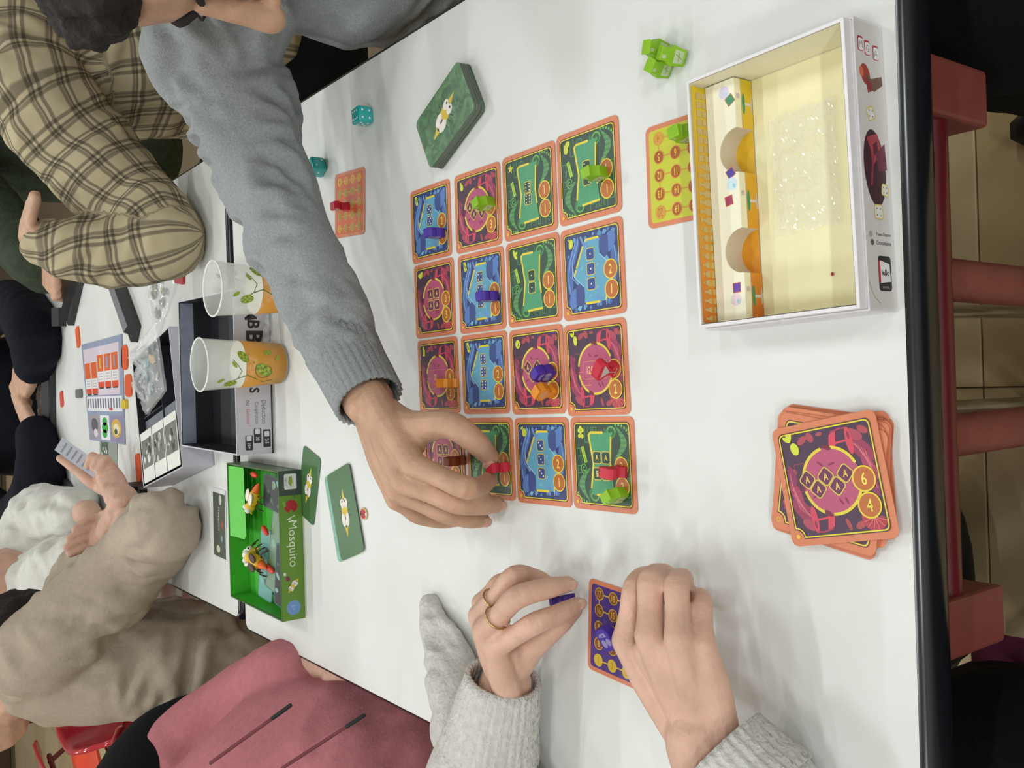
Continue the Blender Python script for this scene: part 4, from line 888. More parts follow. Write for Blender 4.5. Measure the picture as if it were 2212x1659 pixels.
bo = thing('game_board', 'pale blue game board with a number strip on the far table', 'board', (0, 0, 0))
def on_quad(u, v, z): 
    A_ = P4[0]*(1-u)+P4[1]*u; B_ = P4[3]*(1-u)+P4[2]*u; p = A_*(1-v)+B_*v; return Vector((p.x, p.y, TZ+z))
link('board_slab', me_from([on_quad(u, v, z) for z in (.0004, .0024) for u, v in ((0, 0), (1, 0), (1, 1), (0, 1))], [(0, 1, 2, 3), (7, 6, 5, 4), (0, 4, 5, 1), (1, 5, 6, 2), (2, 6, 7, 3), (3, 7, 4, 0)]), mat('#8e98b0', .45, var=.1), bo)
def qd(name, u0, u1, v0, v1, z, m, parent=bo): return link(name, me_from([on_quad(u, v, z) for u, v in ((u0, v0), (u1, v0), (u1, v1), (u0, v1))], [(0, 1, 2, 3)]), m, parent)
qd('card_row_print', .04, .93, .06, .54, .00250, ink('#d8cad4')); ns_ = qd('number_strip', .03, .97, .555, .70, .00250, ink('#e6e4e8'))
for k in range(13): qd('number_mark', .05+.07*k, .085+.07*k, .575, .67, .00258, ink('#6a6e7c'), ns_)
qd('red_mark', .64, .73, .665, .69, .00266, ink('#c02a3a'), ns_); qd('art_panel', .06, .36, .74, .98, .00250, ink('#9a949c')); qd('art_panel', .37, .62, .74, .98, .00250, ink('#e4e4ea')); qd('art_panel', .64, .97, .74, .99, .00250, ink('#8f86a8'))
m_ = ink('#2aa03a'); 
for u, v, s_ in ((.5, .80, .07), (.5, .86, .09), (.48, .92, .07)): link('green_figure_print', me_from([on_quad(u+s_*math.cos(R(30*k)), v+s_*.6*math.sin(R(30*k)), .00262) for k in range(12)], [tuple(range(12))]), m_, bo)
for u, v, s_, c in ((.8, .86, .13, '#d8a848'), (.8, .87, .08, '#e8dcb0'), (.79, .89, .04, '#3a4a3a'), (.2, .84, .1, '#5a565a'), (.22, .92, .06, '#d8d0d8')): link('picture_print', me_from([on_quad(u+s_*math.cos(R(30*k)), v+s_*.7*math.sin(R(30*k)), .0026+.0001*(.14-s_)*10) for k in range(12)], [tuple(range(12))]), ink(c), bo)
for k, L_ in enumerate(('equipment card at the far end of the orange and white row', 'second orange and white card from the far end of the row', 'third orange and white card, in the middle of the row', 'fourth orange and white card of the row', 'orange and white card nearest in the row on the board')):
    u0 = .05+.176*k; t = thing('equipment_card', L_, 'card', (0, 0, 0), 0, 'orange and white cards on the board'); v0 = .14 if k > 1 else .2; v1 = v0+.34
    def qq(nm, a0, a1, b0, b1, z, c): return link(nm, me_from([on_quad(u0+.16*a, v0+(v1-v0)*b, z) for a, b in ((a0, b0), (a1, b0), (a1, b1), (a0, b1))], [(0, 1, 2, 3)]), ink(c), t)
    link('card_stock', me_from([on_quad(u0+.16*a, v0+(v1-v0)*b, z) for z in (.0027, .0034) for a, b in ((0, 0), (1, 0), (1, 1), (0, 1))], [(0, 1, 2, 3), (7, 6, 5, 4), (0, 4, 5, 1), (1, 5, 6, 2), (2, 6, 7, 3), (3, 7, 4, 0)]), ink('#e8e2e4'), t)
    qq('picture_print', .04, .96, .02, .5, .0036, '#e05a1e'); qq('foot_print', .04, .96, .80, .96, .0036, '#d8441e'); qq('foot_bar', .15, .9, .96, 1.0, .0037, '#2a2a2c')
    if k >= 2: qq('tool_print', .35, .65, .1, .42, .0038, ('#c8a84a', '#8a94b8', '#9a8a90')[k-2])
    for r_ in range(3): qq('text_line', .2, .8, .56+.08*r_, .58+.08*r_, .0037, '#b0a8ae')
def chip(label, px, py, sx, sy, col, rz=0, z=.0004, cat='game piece', hh=.003):
    p = tp(px, py); o = link('game_piece', prism_me(rrect(sx, sy, min(sx, sy)*.3, 3), 0, hh), mat(col, .45, var=.1)); o.location = (p.x, p.y, TZ+z); o.rotation_euler = (0, 0, rz); tag(o, label, cat); return o
chip('orange red card beside the board near the dark box', 271, 772, .05, .045, '#d8521e', 0, cat='card', hh=.002)
chip('second orange red card half under the plastic bag', 279, 833, .045, .05, '#d8521e', 0, cat='card', hh=.002)
chip('orange piece by the far corner of the board', 170, 728, .05, .03, '#e0602a', .3)
chip('red piece lying near the long dark tile stand', 135, 862, .04, .03, '#d04a3a', .2)
chip('orange shiny wrapper piece beside the picture cards box', 301, 1010, .055, .03, '#d8562a', .1)
chip('small yellow piece at the board edge', 273, 873, .018, .03, '#d8bc2a', 0, hh=.006)
chip('black and silver token strip beside the board edge', 173, 850, .02, .06, '#6a6c6a', 0, hh=.004)
chip('red striped pouch piece next to the plaid elbow', 391, 603, .045, .016, '#b8323a', R(80), hh=.004)
dg_ = tp(235, 975); t = thing('patterned_card', 'dark green and white patterned card under the hand with paper', 'card', (dg_.x, dg_.y, TZ+.0004), R(-4)); link('card_stock', card_slab('#8d948a', 70, 150, 2, .8), None, t); a = Art(); rn = random.Random(4); a.poly(rrect(66, 60, 1, 2, 0, 30), '#4c5e4c'); a.up(); [a.ell(rn.uniform(-28, 28), rn.uniform(5, 55), rn.uniform(2, 7), rn.uniform(2, 5), rn.choice(('#2c3c30', '#c8ccc0', '#e0e0d8')), rn.uniform(0, 90), 8) for _ in range(22)]; a.obj('printed_face', t, Matrix.Translation((0, 0, .0008)))
# plastic bags with pieces
bagm = mat('#f2f4f4', .08, var=0, alpha=.28, spec=.8, bump=.6, bscale=60)
def bag(label, px, py, h0, sx, sy, hz, seed, bits, rz=0.):
    p = tp(px, py, h0); t = thing('zip_bag', label, 'bag', (p.x, p.y, TZ+h0+.0006), rz); crumple('film', 0, 0, .004, sx, sy, hz, bagm, t, seed); crumple('film', 0, 0, .0, sx, sy, .002, bagm, t, seed+7, 8)
    rn = random.Random(seed)
    for k in range(bits[1]):
        o = link('token', prism_me([(.008*math.cos(R(40*q)), .008*math.sin(R(40*q))) for q in range(9)], 0, .002), mat(rn.choice(bits[0]), .5), t); o.location = (rn.uniform(-sx*.6, sx*.6), rn.uniform(-sy*.6, sy*.6), .0015+.002*rn.random()); o.rotation_euler = (rn.uniform(-.3, .3), rn.uniform(-.3, .3), 0)
bag('crumpled clear bag with blue and tan pieces on the dark box', 330, 798, .050, .06, .06, .035, 3, (('#5f8f9a', '#c8a05a', '#d8d4c8', '#6fa0a8'), 16), R(20))
bag('flat clear bag with grey and yellow tokens near the plaid elbow', 350, 628, .0, .055, .075, .012, 9, (('#7d8078', '#a8a048', '#8a8e88', '#62655e'), 14), R(35))
bag('clear bag glinting by the base of the beer cup', 592, 720, .0, .03, .03, .012, 15, (('#e8e8e8',), 1), R(10))
bag('clear bag under the clasped hands at the far table end', 92, 870, .0, .05, .03, .012, 21, (('#5a4a40', '#8a8078'), 5), 0)
# ================================================================== people
def skin_mat(col, name):
    m = mat(col, .5, var=.13, vscale=45, bump=.3, bscale=330, spec=.35, sub=.12, name=name); return m
def cloth_mat(col, name, var=.1, bump=.5, bscale=500., rough=.9, vscale=120.):
    return mat(col, rough, var=var, vscale=vscale, bump=bump, bscale=bscale, spec=.15, name=name)
def plaid_mat():
    m = bpy.data.materials.new('plaid_flannel'); m.use_nodes = True; nt = m.node_tree; b = nt.nodes['Principled BSDF']; b.inputs['Roughness'].default_value = .9; b.inputs['Specular IOR Level'].default_value = .15
    at = nt.nodes.new('ShaderNodeAttribute'); at.attribute_name = 'cuv'; sp = nt.nodes.new('ShaderNodeSeparateXYZ'); nt.links.new(at.outputs['Vector'], sp.inputs[0]); outs = []
    for ax in ('X', 'Y'):
        mu = nt.nodes.new('ShaderNodeMath'); mu.operation = 'MULTIPLY'; mu.inputs[1].default_value = 1/.045; fr = nt.nodes.new('ShaderNodeMath'); fr.operation = 'FRACT'; nt.links.new(sp.outputs[ax], mu.inputs[0]); nt.links.new(mu.outputs[0], fr.inputs[0])
        cr = nt.nodes.new('ShaderNodeValToRGB'); cr.color_ramp.interpolation = 'LINEAR'; el = cr.color_ramp.elements
        st_ = [(0, 1), (.30, 1), (.34, .45), (.42, .42), (.45, 1), (.52, 1.0), (.55, .35), (.60, .35), (.63, .8), (.66, .45), (.74, .5), (.78, 1), (1, 1)]
        el[0].position = 0; el[0].color = (1, 1, 1, 1); el[1].position = 1; el[1].color = (1, 1, 1, 1)
        for p, v in st_[1:-1]: e = el.new(p); e.color = (v, v, v*1.03, 1)
        nt.links.new(fr.outputs[0], cr.inputs[0]); outs.append(cr)
    mx = nt.nodes.new('ShaderNodeMix'); mx.data_type = 'RGBA'; mx.blend_type = 'MULTIPLY'; mx.inputs[0].default_value = 1; nt.links.new(outs[0].outputs[0], mx.inputs[6]); nt.links.new(outs[1].outputs[0], mx.inputs[7])
    m2 = nt.nodes.new('ShaderNodeMix'); m2.data_type = 'RGBA'; m2.blend_type = 'MULTIPLY'; m2.inputs[0].default_value = 1; m2.inputs[6].default_value = lin('#b8ab8a'); nt.links.new(mx.outputs[2], m2.inputs[7]); nt.links.new(m2.outputs[2], b.inputs['Base Color']); return m
PLAID = plaid_mat()
def person(label): return thing('person', label, 'person')
def hand_geo(wrist, fingers, thumb, fr=.0092, side=None, pad=1.):
    """wrist point, four joint lists (MCP..tip) and a thumb joint list -> closed pieces"""
    g = []; W = Vector(wrist); M = [Vector(f[0]) for f in fingers]
    across = (M[3]-M[0]).normalized()
    for i, f in enumerate(fingers):
        k = (1., 1.04, .98, .86)[i]; P_ = [Vector(p) for p in f]
        rr = [fr*1.16*k, fr*1.06*k, fr*.96*k, fr*.78*k][:len(P_)]
        # slight knuckle swell at the middle joint
        q0 = P_[0].lerp(P_[1], .5); pts = [P_[0], q0] + P_[1:]; rad = [rr[0], fr*1.0*k] + rr[1:]
        g.append(tube_geo(pts, rad, 12, 4))
        b0 = W + across*((i-1.5)*.0105*pad)
        g.append(tube_geo([b0, b0.lerp(P_[0], .55), P_[0]], [fr*1.45*pad, fr*1.5*pad, fr*1.22*k], 12, 3))
        if i: g.append(tube_geo([W, (M[i-1]+M[i])/2*.35 + W*.65, (M[i-1]+M[i])/2*.86 + W*.14], [fr*1.5, fr*1.45, fr*1.12], 12, 3))
    T_ = [Vector(p) for p in thumb]; g.append(tube_geo([W.lerp(T_[0], .4)] + T_, [fr*1.6, fr*1.75, fr*1.32, fr*1.16, fr*.92][:len(T_)+1], 12, 4))
    g.append(tube_geo([T_[0], T_[0].lerp(M[0], .5), M[0]*.8+W*.2], [fr*1.5, fr*1.3, fr*1.1], 12, 3))
    return g
def simple_hand(w, k, t, curl=.5, s=1., n_=(0, 0, 1), thumb_side=1):
    """w wrist, k knuckle centre, t finger tip centre"""
    w, k, t = Vector(w), Vector(k), Vector(t); d = (k-w).normalized(); n = Vector(n_); n = (n-d*n.dot(d)).normalized(); sd = d.cross(n)
    fs = []
    for i in range(4):
        o = sd*((i-1.5)*.0185*s); L = (1, 1.08, 1, .82)[i]; m = k.lerp(t, .5*L) + n*.012*curl*s
        fs.append([k+o, m+o*.9, k.lerp(t, L)+o*.8])
    tb = [w.lerp(k, .35) - sd*.03*s*thumb_side, w.lerp(k, .8) - sd*.042*s*thumb_side, k.lerp(t, .25) - sd*.036*s*thumb_side]
    f4 = fs if thumb_side > 0 else fs[::-1]
    return hand_geo(w, f4, tb, .0086*s)
def nail(parent, tip, prev, m, s=.0055, lift=(0, 0, 1)):
    t = Vector(tip); d = (t-Vector(prev)).normalized(); u = Vector(lift); u = (u-d*u.dot(d)).normalized(); c = d.cross(u)
    V, F = ell_geo(t + u*s*1.1 + d*s*.05, (s*1.15, s*.85, s*.17), Matrix((d, c, u)).transposed(), 12); link('fingernail', me_from(V, F), m, parent, True)
def J(*p): return [tp(*q) for q in p]
def head_geo(c, F, U, s=1., neck_to=None):
    c, F, U = Vector(c), Vector(F).normalized(), Vector(U); U = (U-F*U.dot(F)).normalized(); L = U.cross(F); M = Matrix((F, L, U)).transposed()
    def q(f, l, u): return c + (F*f+L*l+U*u)*s
    def e(f, l, u, a, b, d): return ell_geo(q(f, l, u), (a*s, b*s, d*s), M, 20)
    g = [e(-.01, 0, .035, .097, .076, .086), e(.035, 0, -.045, .056, .058, .078), e(.062, 0, -.1, .024, .026, .022), e(-.03, 0, -.02, .06, .066, .06)]
    g.append(tube_geo([q(.084, 0, .014), q(.1, 0, -.012), q(.114, 0, -.036)], [.009*s, .0105*s, .0135*s], 12, 3)); g.append(e(.086, 0, -.066, .014, .025, .0065)); g.append(e(.083, 0, -.078, .014, .022, .007))
    for k in (-1, 1): g += [e(.068, k*.028, .02, .017, .026, .012), e(.048, k*.042, -.034, .026, .022, .03), e(.1, k*.012, -.04, .012, .009, .008), e(-.005, k*.077, -.01, .02, .008, .032), e(.02, k*.052, -.07, .03, .014, .03)]
    nk = neck_to if neck_to is not None else q(-.05, 0, -.2); g.append(tube_geo([q(-.02, 0, -.06), q(-.03, 0, -.12), nk], [.056*s, .055*s, .066*s], 16, 3))
    return g, q, M
def face_parts(p, q, M, s=1., brow='#1f1714'):
    for k in (-1, 1):
        ey = ellipsoid('eye', q(.0725, k*.031, -.002), (.0115*s, .013*s, .0088*s), mat('#e8e2dc', .2), p, M); ellipsoid('iris', q(.0818, k*.031, -.004), (.003*s, .0055*s, .0055*s), mat('#2a1c14', .2), ey, M)
        tube('eyelid', [q(.081, k*.018, .000), q(.0865, k*.031, .0055), q(.079, k*.045, .0)], .0014*s, mat('#1a1310', .8), p, 8, 3)
        tube('eyebrow', [q(.0855, k*.010, .020), q(.0825, k*.030, .027), q(.066, k*.052, .023)], [.003*s, .0038*s, .002*s], mat(brow, .9), p, 8, 3, ratio=1.2)
def hair_blob(p, pts, m, voxel=.006, amp=.006, freq=60, name='hair', smooth=2):
    g = [ell_geo(c, r, M_, 18) for c, r, M_ in pts]; me = remesh(g, voxel, smooth); co = get_co(me); no = get_no(me)
    d = np.array([noise.noise(Vector(v)*freq) + .5*noise.noise(Vector(v)*freq*2.3) for v in co]); set_co(me, co+no*(d*amp)[:, None]); return link(name, me, m, p, True)
def garment(p, name, chains, m, voxel=.006, amp=.004, k=30, kk=14, seed=0, extra=(), smooth=5, win=None):
    g = []
    for ch in chains:
        pts, rad = ch[0], ch[1]; side = ch[2] if len(ch) > 2 else None; ratio = ch[3] if len(ch) > 3 else 1.
        g.append(tube_geo(pts, rad, 20, 5, side=side, ratio=ratio))
    g += list(extra); me = remesh(g, voxel, smooth); S, A, C, _ = limb_param(me, [(c[0], c[1]) for c in chains], 12 if m is PLAID else 3)
    if amp:
        rm = np.array([float(np.mean(c[1])) for c in chains]); fold(me, S, A/rm[C], amp, k, 1., seed)
    return link(name, me, m, p, True)
def cuff(p, name, a, b, r0, r1, m, ribs=40, depth=.035, ratio=1., side=None):
    V, F = tube_geo([a, Vector(a).lerp(Vector(b), .5), b], [r0, (r0+r1)/2*.98, r1], ribs*3, 4, side=side, ratio=ratio, caps=False, mod=lambda f, an: 1+depth*math.cos(an*ribs))
    F = F[:-2]; o = link(name, me_from(V, F), m, p, True); s = o.modifiers.new('s', 'SOLIDIFY'); s.thickness = .003; s.offset = -1; return o
# ---------------------------------------------------------------- man in the grey sweater
grey_knit = cloth_mat('#999d9e', 'grey_melange_knit', .16, .6, 700, vscale=420)
man_skin = skin_mat('#c29a80', 'man_skin'); man_nail = mat('#d0a08c', .3, var=.03)
man = person('man in a grey sweater leaning over to place a red token')
W = tp(796, 867, .073)
fi = [J((895, 1005, .082), (1001, 1052, .068), (1034, 1052, .043), (1058, 1036, .018)), J((872, 1040, .083), (985, 1084, .060), (1036, 1090, .038), (1073, 1089, .016)),
      J((860, 1063, .078), (963, 1108, .050), (1012, 1120, .029), (1042, 1123, .013)), J((856, 1080, .068), (903, 1113, .048), (950, 1124, .028), (988, 1124, .012))]
th = J((885, 925, .066), (968, 917, .056), (1024, 952, .040), (1058, 988, .018))
sh = rp(455, 112, 1.0); arm = [sh, rp(505, 215, .995), rp(568, 362, .965), rp(640, 530, .92), rp(740, 755, .855), tp(792, 858, .073)]
hc = Vector((.405, .785, TZ+.262)); Fh = Vector((-.86, -.10, -.50)); nkb = Vector((.515, .82, TZ+.15))
hg, hq, hM = head_geo(hc, Fh, (-.45, 0, .87), 1.0, nkb)
lwr = Vector((.462, .745, TZ-.185)); body = remesh(hg + simple_hand(lwr, lwr+Vector((-.055, .045, -.005)), lwr+Vector((-.115, .085, -.035)), .6, 1.05, (-.2, 0, 1), -1) + [tube_geo([nkb, Vector((.47, .68, TZ+.08)), Vector((.50, .58, TZ-.02)), Vector((.53, .55, TZ-.12)), lwr], [.05, .035, .033, .03, .026], 14, 4)] + hand_geo(W, fi, th, .0097) + [tube_geo([nkb, Vector((.49, .86, TZ+.10)), sh, arm[2], arm[4], W], [.05, .04, .034, .028, .021, .025], 16, 4)], .0017, 5)
bo_ = link('body', body, man_skin, man, True)
for f in fi: nail(bo_, f[-1], f[-2], man_nail, .0058, (0, -.6, .8))
nail(bo_, th[-1], th[-2], man_nail, .0075, (.25, -.45, .85)); face_parts(man, hq, hM)
torso = [Vector((.66, .92, TZ-.27)), Vector((.57, .93, TZ-.12)), Vector((.515, .92, TZ+.01)), Vector((.50, .88, TZ+.10))]
lsh = Vector((.47, .66, TZ+.09)); larm = [lsh, Vector((.50, .58, TZ-.02)), Vector((.53, .55, TZ-.13)), Vector((.50, .66, TZ-.165)), Vector((.475, .725, TZ-.185))]
me_chain = [(torso, [.135, .13, .125, .10], (0, 1, 0), 1.35), (arm[:-1] + [tp(762, 800, .074)], [.066, .058, .050, .043, .036, .0335]), ([Vector((.51, .84, TZ+.10)), Vector((.46, .93, TZ+.12)), sh], [.08, .075, .068]), ([Vector((.50, .83, TZ+.09)), Vector((.48, .74, TZ+.1)), lsh], [.08, .075, .066]), (larm, [.066, .06, .052, .045, .04])]
sw_man = garment(man, 'sweater', me_chain, grey_knit, .0045, .0165, 34, 22, 2.)
cuff(sw_man, 'ribbed_cuff', tp(735, 748, .0745), tp(798, 866, .073), .0372, .0335, grey_knit, 30, .045)
tube('collar', [nkb + Vector((.062*math.cos(R(30*k))*.9-.01, .068*math.sin(R(30*k)), .012-.02*math.cos(R(30*k)))) for k in range(13)], .011, grey_knit, man, 10, 2)
black_cl = cloth_mat('#121316', 'black_cotton', .15, .3, 300)
garment(man, 'trousers', [([Vector((.70, .84, TZ-.3)), Vector((.56, .93, TZ-.25)), Vector((.40, .96, TZ-.22)), Vector((.32, .95, TZ-.26)), Vector((.30, .95, TZ-.70))], [.13, .1, .085, .07, .055]), ([Vector((.70, .84, TZ-.3)), Vector((.56, .76, TZ-.25)), Vector((.42, .72, TZ-.22)), Vector((.34, .72, TZ-.26)), Vector((.32, .72, TZ-.70))], [.13, .1, .085, .07, .055])], black_cl, .012, .004)
hairm = mat('#241c1a', .7, var=.3, vscale=90, bump=1., bscale=160, spec=.3)
hair_blob(man, [(hq(-.03, 0, .06), (.098, .088, .082), hM), (hq(-.065, 0, .0), (.066, .082, .078), hM), (hq(.035, 0, .092), (.052, .068, .036), hM), (hq(-.02, .068, .02), (.045, .02, .05), hM), (hq(-.02, -.068, .02), (.045, .02, .05), hM)], hairm, .005, .009, 55)
hair_blob(man, [(hq(.04, 0, -.105), (.045, .05, .026), hM), (hq(.09, 0, -.056), (.011, .03, .006), hM), (hq(.01, .058, -.07), (.03, .012, .045), hM), (hq(.01, -.058, -.07), (.03, .012, .045), hM)], hairm, .004, .003, 160, 'beard')
# ---------------------------------------------------------------- woman with two hands on the purple card
wknit = cloth_mat('#cfccc6', 'pale_grey_knit', .10, 1., 260, vscale=160); wskin = skin_mat('#d2a994', 'woman_skin'); wnail = mat('#d6ab9a', .28, var=.03)
wom = person('woman in a pale grey knit sweater with rings, handling purple tokens')
WL = tp(1092, 1482, .043)
fl_ = [J((1070, 1399, .070), (1153, 1348, .066), (1207, 1326, .046), (1246, 1306, .026)), J((1046, 1361, .075), (1118, 1290, .076), (1182, 1271, .052), (1226, 1262, .032)),
       J((1036, 1330, .070), (1112, 1244, .062), (1160, 1251, .038), (1189, 1265, .022)), J((1040, 1302, .058), (1080, 1258, .048), (1118, 1256, .030), (1142, 1260, .016))]
tl = J((1118, 1430, .042), (1160, 1386, .042), (1205, 1348, .032), (1238, 1318, .018))
WR = tp(1519, 1600, .052)
fr_ = [J((1352, 1384, .064), (1373, 1268, .058), (1396, 1246, .038), (1408, 1262, .014)), J((1404, 1374, .072), (1407, 1254, .064), (1436, 1244, .042), (1446, 1264, .016)),
       J((1466, 1378, .070), (1462, 1265, .060), (1474, 1252, .038), (1474, 1276, .014)), J((1519, 1395, .058), (1515, 1304, .046), (1510, 1292, .030), (1500, 1312, .012))]
tr = J((1440, 1500, .040), (1390, 1430, .032), (1385, 1370, .022), (1392, 1330, .012))
elL = Vector((-.43, .62, TZ+.035)); elR = Vector((-.40, .37, TZ+.035)); wsL = Vector((-.66, .74, TZ+.22)); wsR = Vector((-.66, .40, TZ+.22)); wn = Vector((-.68, .57, TZ+.26)); whc = Vector((-.60, .57, TZ+.44))
wg, wq, wM = head_geo(whc, (.85, .0, -.5), (.4, 0, .9), .95, wn)
bm_ = remesh(wg + hand_geo(WL, fl_, tl, .0084) + hand_geo(WR, fr_, tr, .0083) + [tube_geo([wn, wsL, Vector((-.56, .70, TZ+.11)), elL, tp(1040, 1690, .05), tp(1068, 1590, .045), WL], [.04, .03, .03, .028, .026, .025, .023], 14, 4), tube_geo([wn, wsR, Vector((-.55, .36, TZ+.1)), elR, WR], [.04, .03, .03, .030, .025], 14, 4)], .0016, 4)
wbo = link('body', bm_, wskin, wom, True)
for f in fl_[:3]: nail(wbo, f[-1], f[-2], wnail, .0050, (0, -.6, .8))
face_parts(wom, wq, wM, .95, '#4a342a')
hair_blob(wom, [(wq(-.03, 0, .05), (.1, .09, .088), wM), (wq(-.07, 0, -.05), (.07, .09, .12), wM)], mat('#5a3c28', .7, var=.3, vscale=90), .007, .005, 60)
wt = [Vector((-.74, .57, TZ-.27)), Vector((-.72, .57, TZ-.08)), Vector((-.70, .57, TZ+.1)), Vector((-.69, .57, TZ+.19))]
sw_wom = garment(wom, 'sweater', [(wt, [.13, .125, .12, .085], (0, 1, 0), 1.25), ([Vector((-.69, .62, TZ+.18)), wsL, Vector((-.56, .70, TZ+.11)), elL, tp(1035, 1700, .05), tp(1062, 1605, .046)], [.08, .07, .066, .060, .050, .036]), ([Vector((-.69, .5, TZ+.18)), wsR, Vector((-.55, .36, TZ+.1)), elR, tp(1655, 1740, .043)], [.08, .066, .056, .048, .036])], wknit, .005, .008, 24, 18, 7.)
cuff(sw_wom, 'ribbed_cuff', tp(1056, 1625, .046), tp(1088, 1462, .044), .0425, .0315, wknit, 34, .04); cuff(sw_wom, 'ribbed_cuff', tp(1650, 1735, .043), tp(1553, 1625, .05), .0405, .0345, wknit, 34, .04)
# loose fold of the left sleeve lying on the table
fp = [tp(930, 1310, .006), tp(945, 1370, .012), tp(965, 1430, .018), tp(990, 1500, .028), tp(1010, 1580, .035)]
garment(wom, 'sleeve_drape', [(fp, [.012, .017, .022, .028, .034]), ([tp(935, 1318, .006), tp(975, 1372, .012), tp(1003, 1440, .016), tp(1015, 1500, .02)], [.008, .010, .013, .016])], wknit, .0035, .006, 40, 20, 3.)
gold = mat('#c9a878', .2, 1., var=.02)
for (a_, b_, r_) in ((fl_[1][0], fl_[1][1], .0103), (fl_[2][0], fl_[2][1], .0098)):
    c_ = a_.lerp(b_, .42); d_ = (b_-a_).normalized(); u_ = d_.orthogonal().normalized(); v_ = d_.cross(u_); tube('ring', [c_ + (u_*math.cos(R(20*k)) + v_*math.sin(R(20*k)))*r_ for k in range(19)], .0009, gold, wom, 8, 1)
garment(wom, 'trousers', [([Vector((-.74, .62, TZ-.3)), Vector((-.55, .66, TZ-.25)), Vector((-.38, .67, TZ-.24)), Vector((-.34, .67, TZ-.7))], [.12, .09, .07, .05]), ([Vector((-.74, .52, TZ-.3)), Vector((-.55, .47, TZ-.25)), Vector((-.38, .46, TZ-.24)), Vector((-.34, .46, TZ-.7))], [.12, .09, .07, .05])], black_cl, .014, .004)
# ---------------------------------------------------------------- people around the far table (simple hands, same bodies)
# plaid shirt
pl = person('person in a beige plaid shirt with one elbow on the far table')
pe = tp(362, 520, .052); pw = rp(112, 522, 1.60); ps = rp(70, 185, 1.62); pn = Vector((.60, 1.78, TZ+.29)); phc = rp(-40, -40, 1.74)
pg, pq, pM = head_geo(phc, (-.9, .2, -.3), (-.2, 0, .95), 1., pn)
hk = rp(62, 500, 1.60); ht = rp(75, 425, 1.57)
link('body', remesh(pg + simple_hand(pw, hk, ht, 1.2, .95, (-1, -.2, .4)) + [tube_geo([pn, ps, rp(190, 330, 1.60), rp(300, 450, 1.56), pe, rp(250, 540, 1.55), rp(150, 535, 1.58), pw], [.05, .04, .036, .034, .032, .03, .027, .026], 14, 4)], .003, 5), man_skin, pl, True)
face_parts(pl, pq, pM)
garment(pl, 'plaid_shirt', [([Vector((.64, 1.74, TZ-.13)), Vector((.63, 1.74, TZ-.03)), Vector((.60, 1.74, TZ+.12)), Vector((.585, 1.76, TZ+.23))], [.16, .155, .15, .10], (0, 1, 0), 1.25), ([Vector((.59, 1.70, TZ+.2)), ps, rp(190, 330, 1.60), rp(300, 450, 1.56), pe], [.10, .086, .078, .07, .058]), ([pe, rp(250, 540, 1.55), rp(150, 535, 1.58), rp(108, 525, 1.60)], [.060, .062, .05, .042])], PLAID, .0055, .009, 24, 13, 5.)
hair_blob(pl, [(pq(-.03, 0, .05), (.1, .092, .09), pM), (pq(-.07, .0, -.08), (.07, .1, .13), pM), (pq(-.06, .06, -.2), (.05, .06, .12), pM), (rp(40, 10, 1.70), (.06, .07, .09), None)], mat('#4a3524', .7, var=.35, vscale=60, bump=1, bscale=120), .007, .008, 40)
garment(pl, 'trousers', [([Vector((.68, 1.74, TZ-.3)), Vector((.50, 1.62, TZ-.24)), Vector((.40, 1.60, TZ-.24)), Vector((.38, 1.6, TZ-.7))], [.13, .1, .08, .06]), ([Vector((.68, 1.74, TZ-.3)), Vector((.50, 1.84, TZ-.24)), Vector((.40, 1.86, TZ-.24)), Vector((.38, 1.86, TZ-.7))], [.13, .1, .08, .06])], black_cl, .014, .004)
# green fleece
gf = person('person in a dark green fleece reaching for a tile stand'); gm = cloth_mat('#3b4436', 'dark_green_fleece', .25, 1., 180, vscale=50)
gw = tp(96, 588, .045); gn = Vector((.72, 2.95, TZ+.27)); gs = Vector((.60, 2.78, TZ+.2)); gg, gq, gM = head_geo((.64, 2.95, TZ+.45), (-.9, -.2, -.3), (-.2, 0, .95), 1., gn)
link('body', remesh(gg + simple_hand(gw, tp(122, 606, .05), tp(140, 628, .022), 1., 1.15, (-.2, -.5, .9)) + [tube_geo([gn, gs, rp(30, 520, 2.62), gw], [.05, .04, .04, .03], 14, 4)], .004, 5), man_skin, gf, True); face_parts(gf, gq, gM)
garment(gf, 'fleece', [([Vector((.74, 2.95, TZ-.27)), Vector((.73, 2.95, TZ)), Vector((.72, 2.95, TZ+.22))], [.16, .16, .1], (0, 1, 0), 1.3), ([Vector((.70, 2.85, TZ+.2)), gs, rp(20, 500, 2.66), rp(70, 560, 2.52), tp(92, 586, .048)], [.1, .085, .075, .066, .056])], gm, .009, .006, 24, 10, 1.)
hair_blob(gf, [(gq(-.03, 0, .05), (.1, .09, .088), gM)], hairm, .009, .006, 50)
# navy jumper at the far end
nv = person('person in a black and navy top with clasped hands at the far table end'); nm = cloth_mat('#14161f', 'navy_jumper', .2, .4, 300)
n1 = tp(66, 930, .03); n2 = tp(70, 800, .035); nn = Vector((-.02, 3.30, TZ+.27)); ng, nq, nM = head_geo((-.02, 3.22, TZ+.45), (0, -.9, -.3), (0, -.2, .95), 1., nn)
link('body', remesh(ng + simple_hand(n1, tp(62, 890, .045), tp(55, 845, .03), .8, 1.15, (0, -.4, .9)) + simple_hand(n2, tp(48, 835, .05), tp(40, 880, .05), .8, 1.15, (0, -.4, .9), -1) + [tube_geo([nn, Vector((-.24, 3.26, TZ+.18)), rp(20, 1130, 3.0), tp(85, 1050, .055), n1], [.04, .04, .036, .034, .03], 14, 4), tube_geo([nn, Vector((.2, 3.26, TZ+.18)), rp(25, 660, 3.0), tp(75, 720, .052), n2], [.04, .04, .036, .034, .03], 14, 4)], .004, 5), man_skin, nv, True); face_parts(nv, nq, nM)
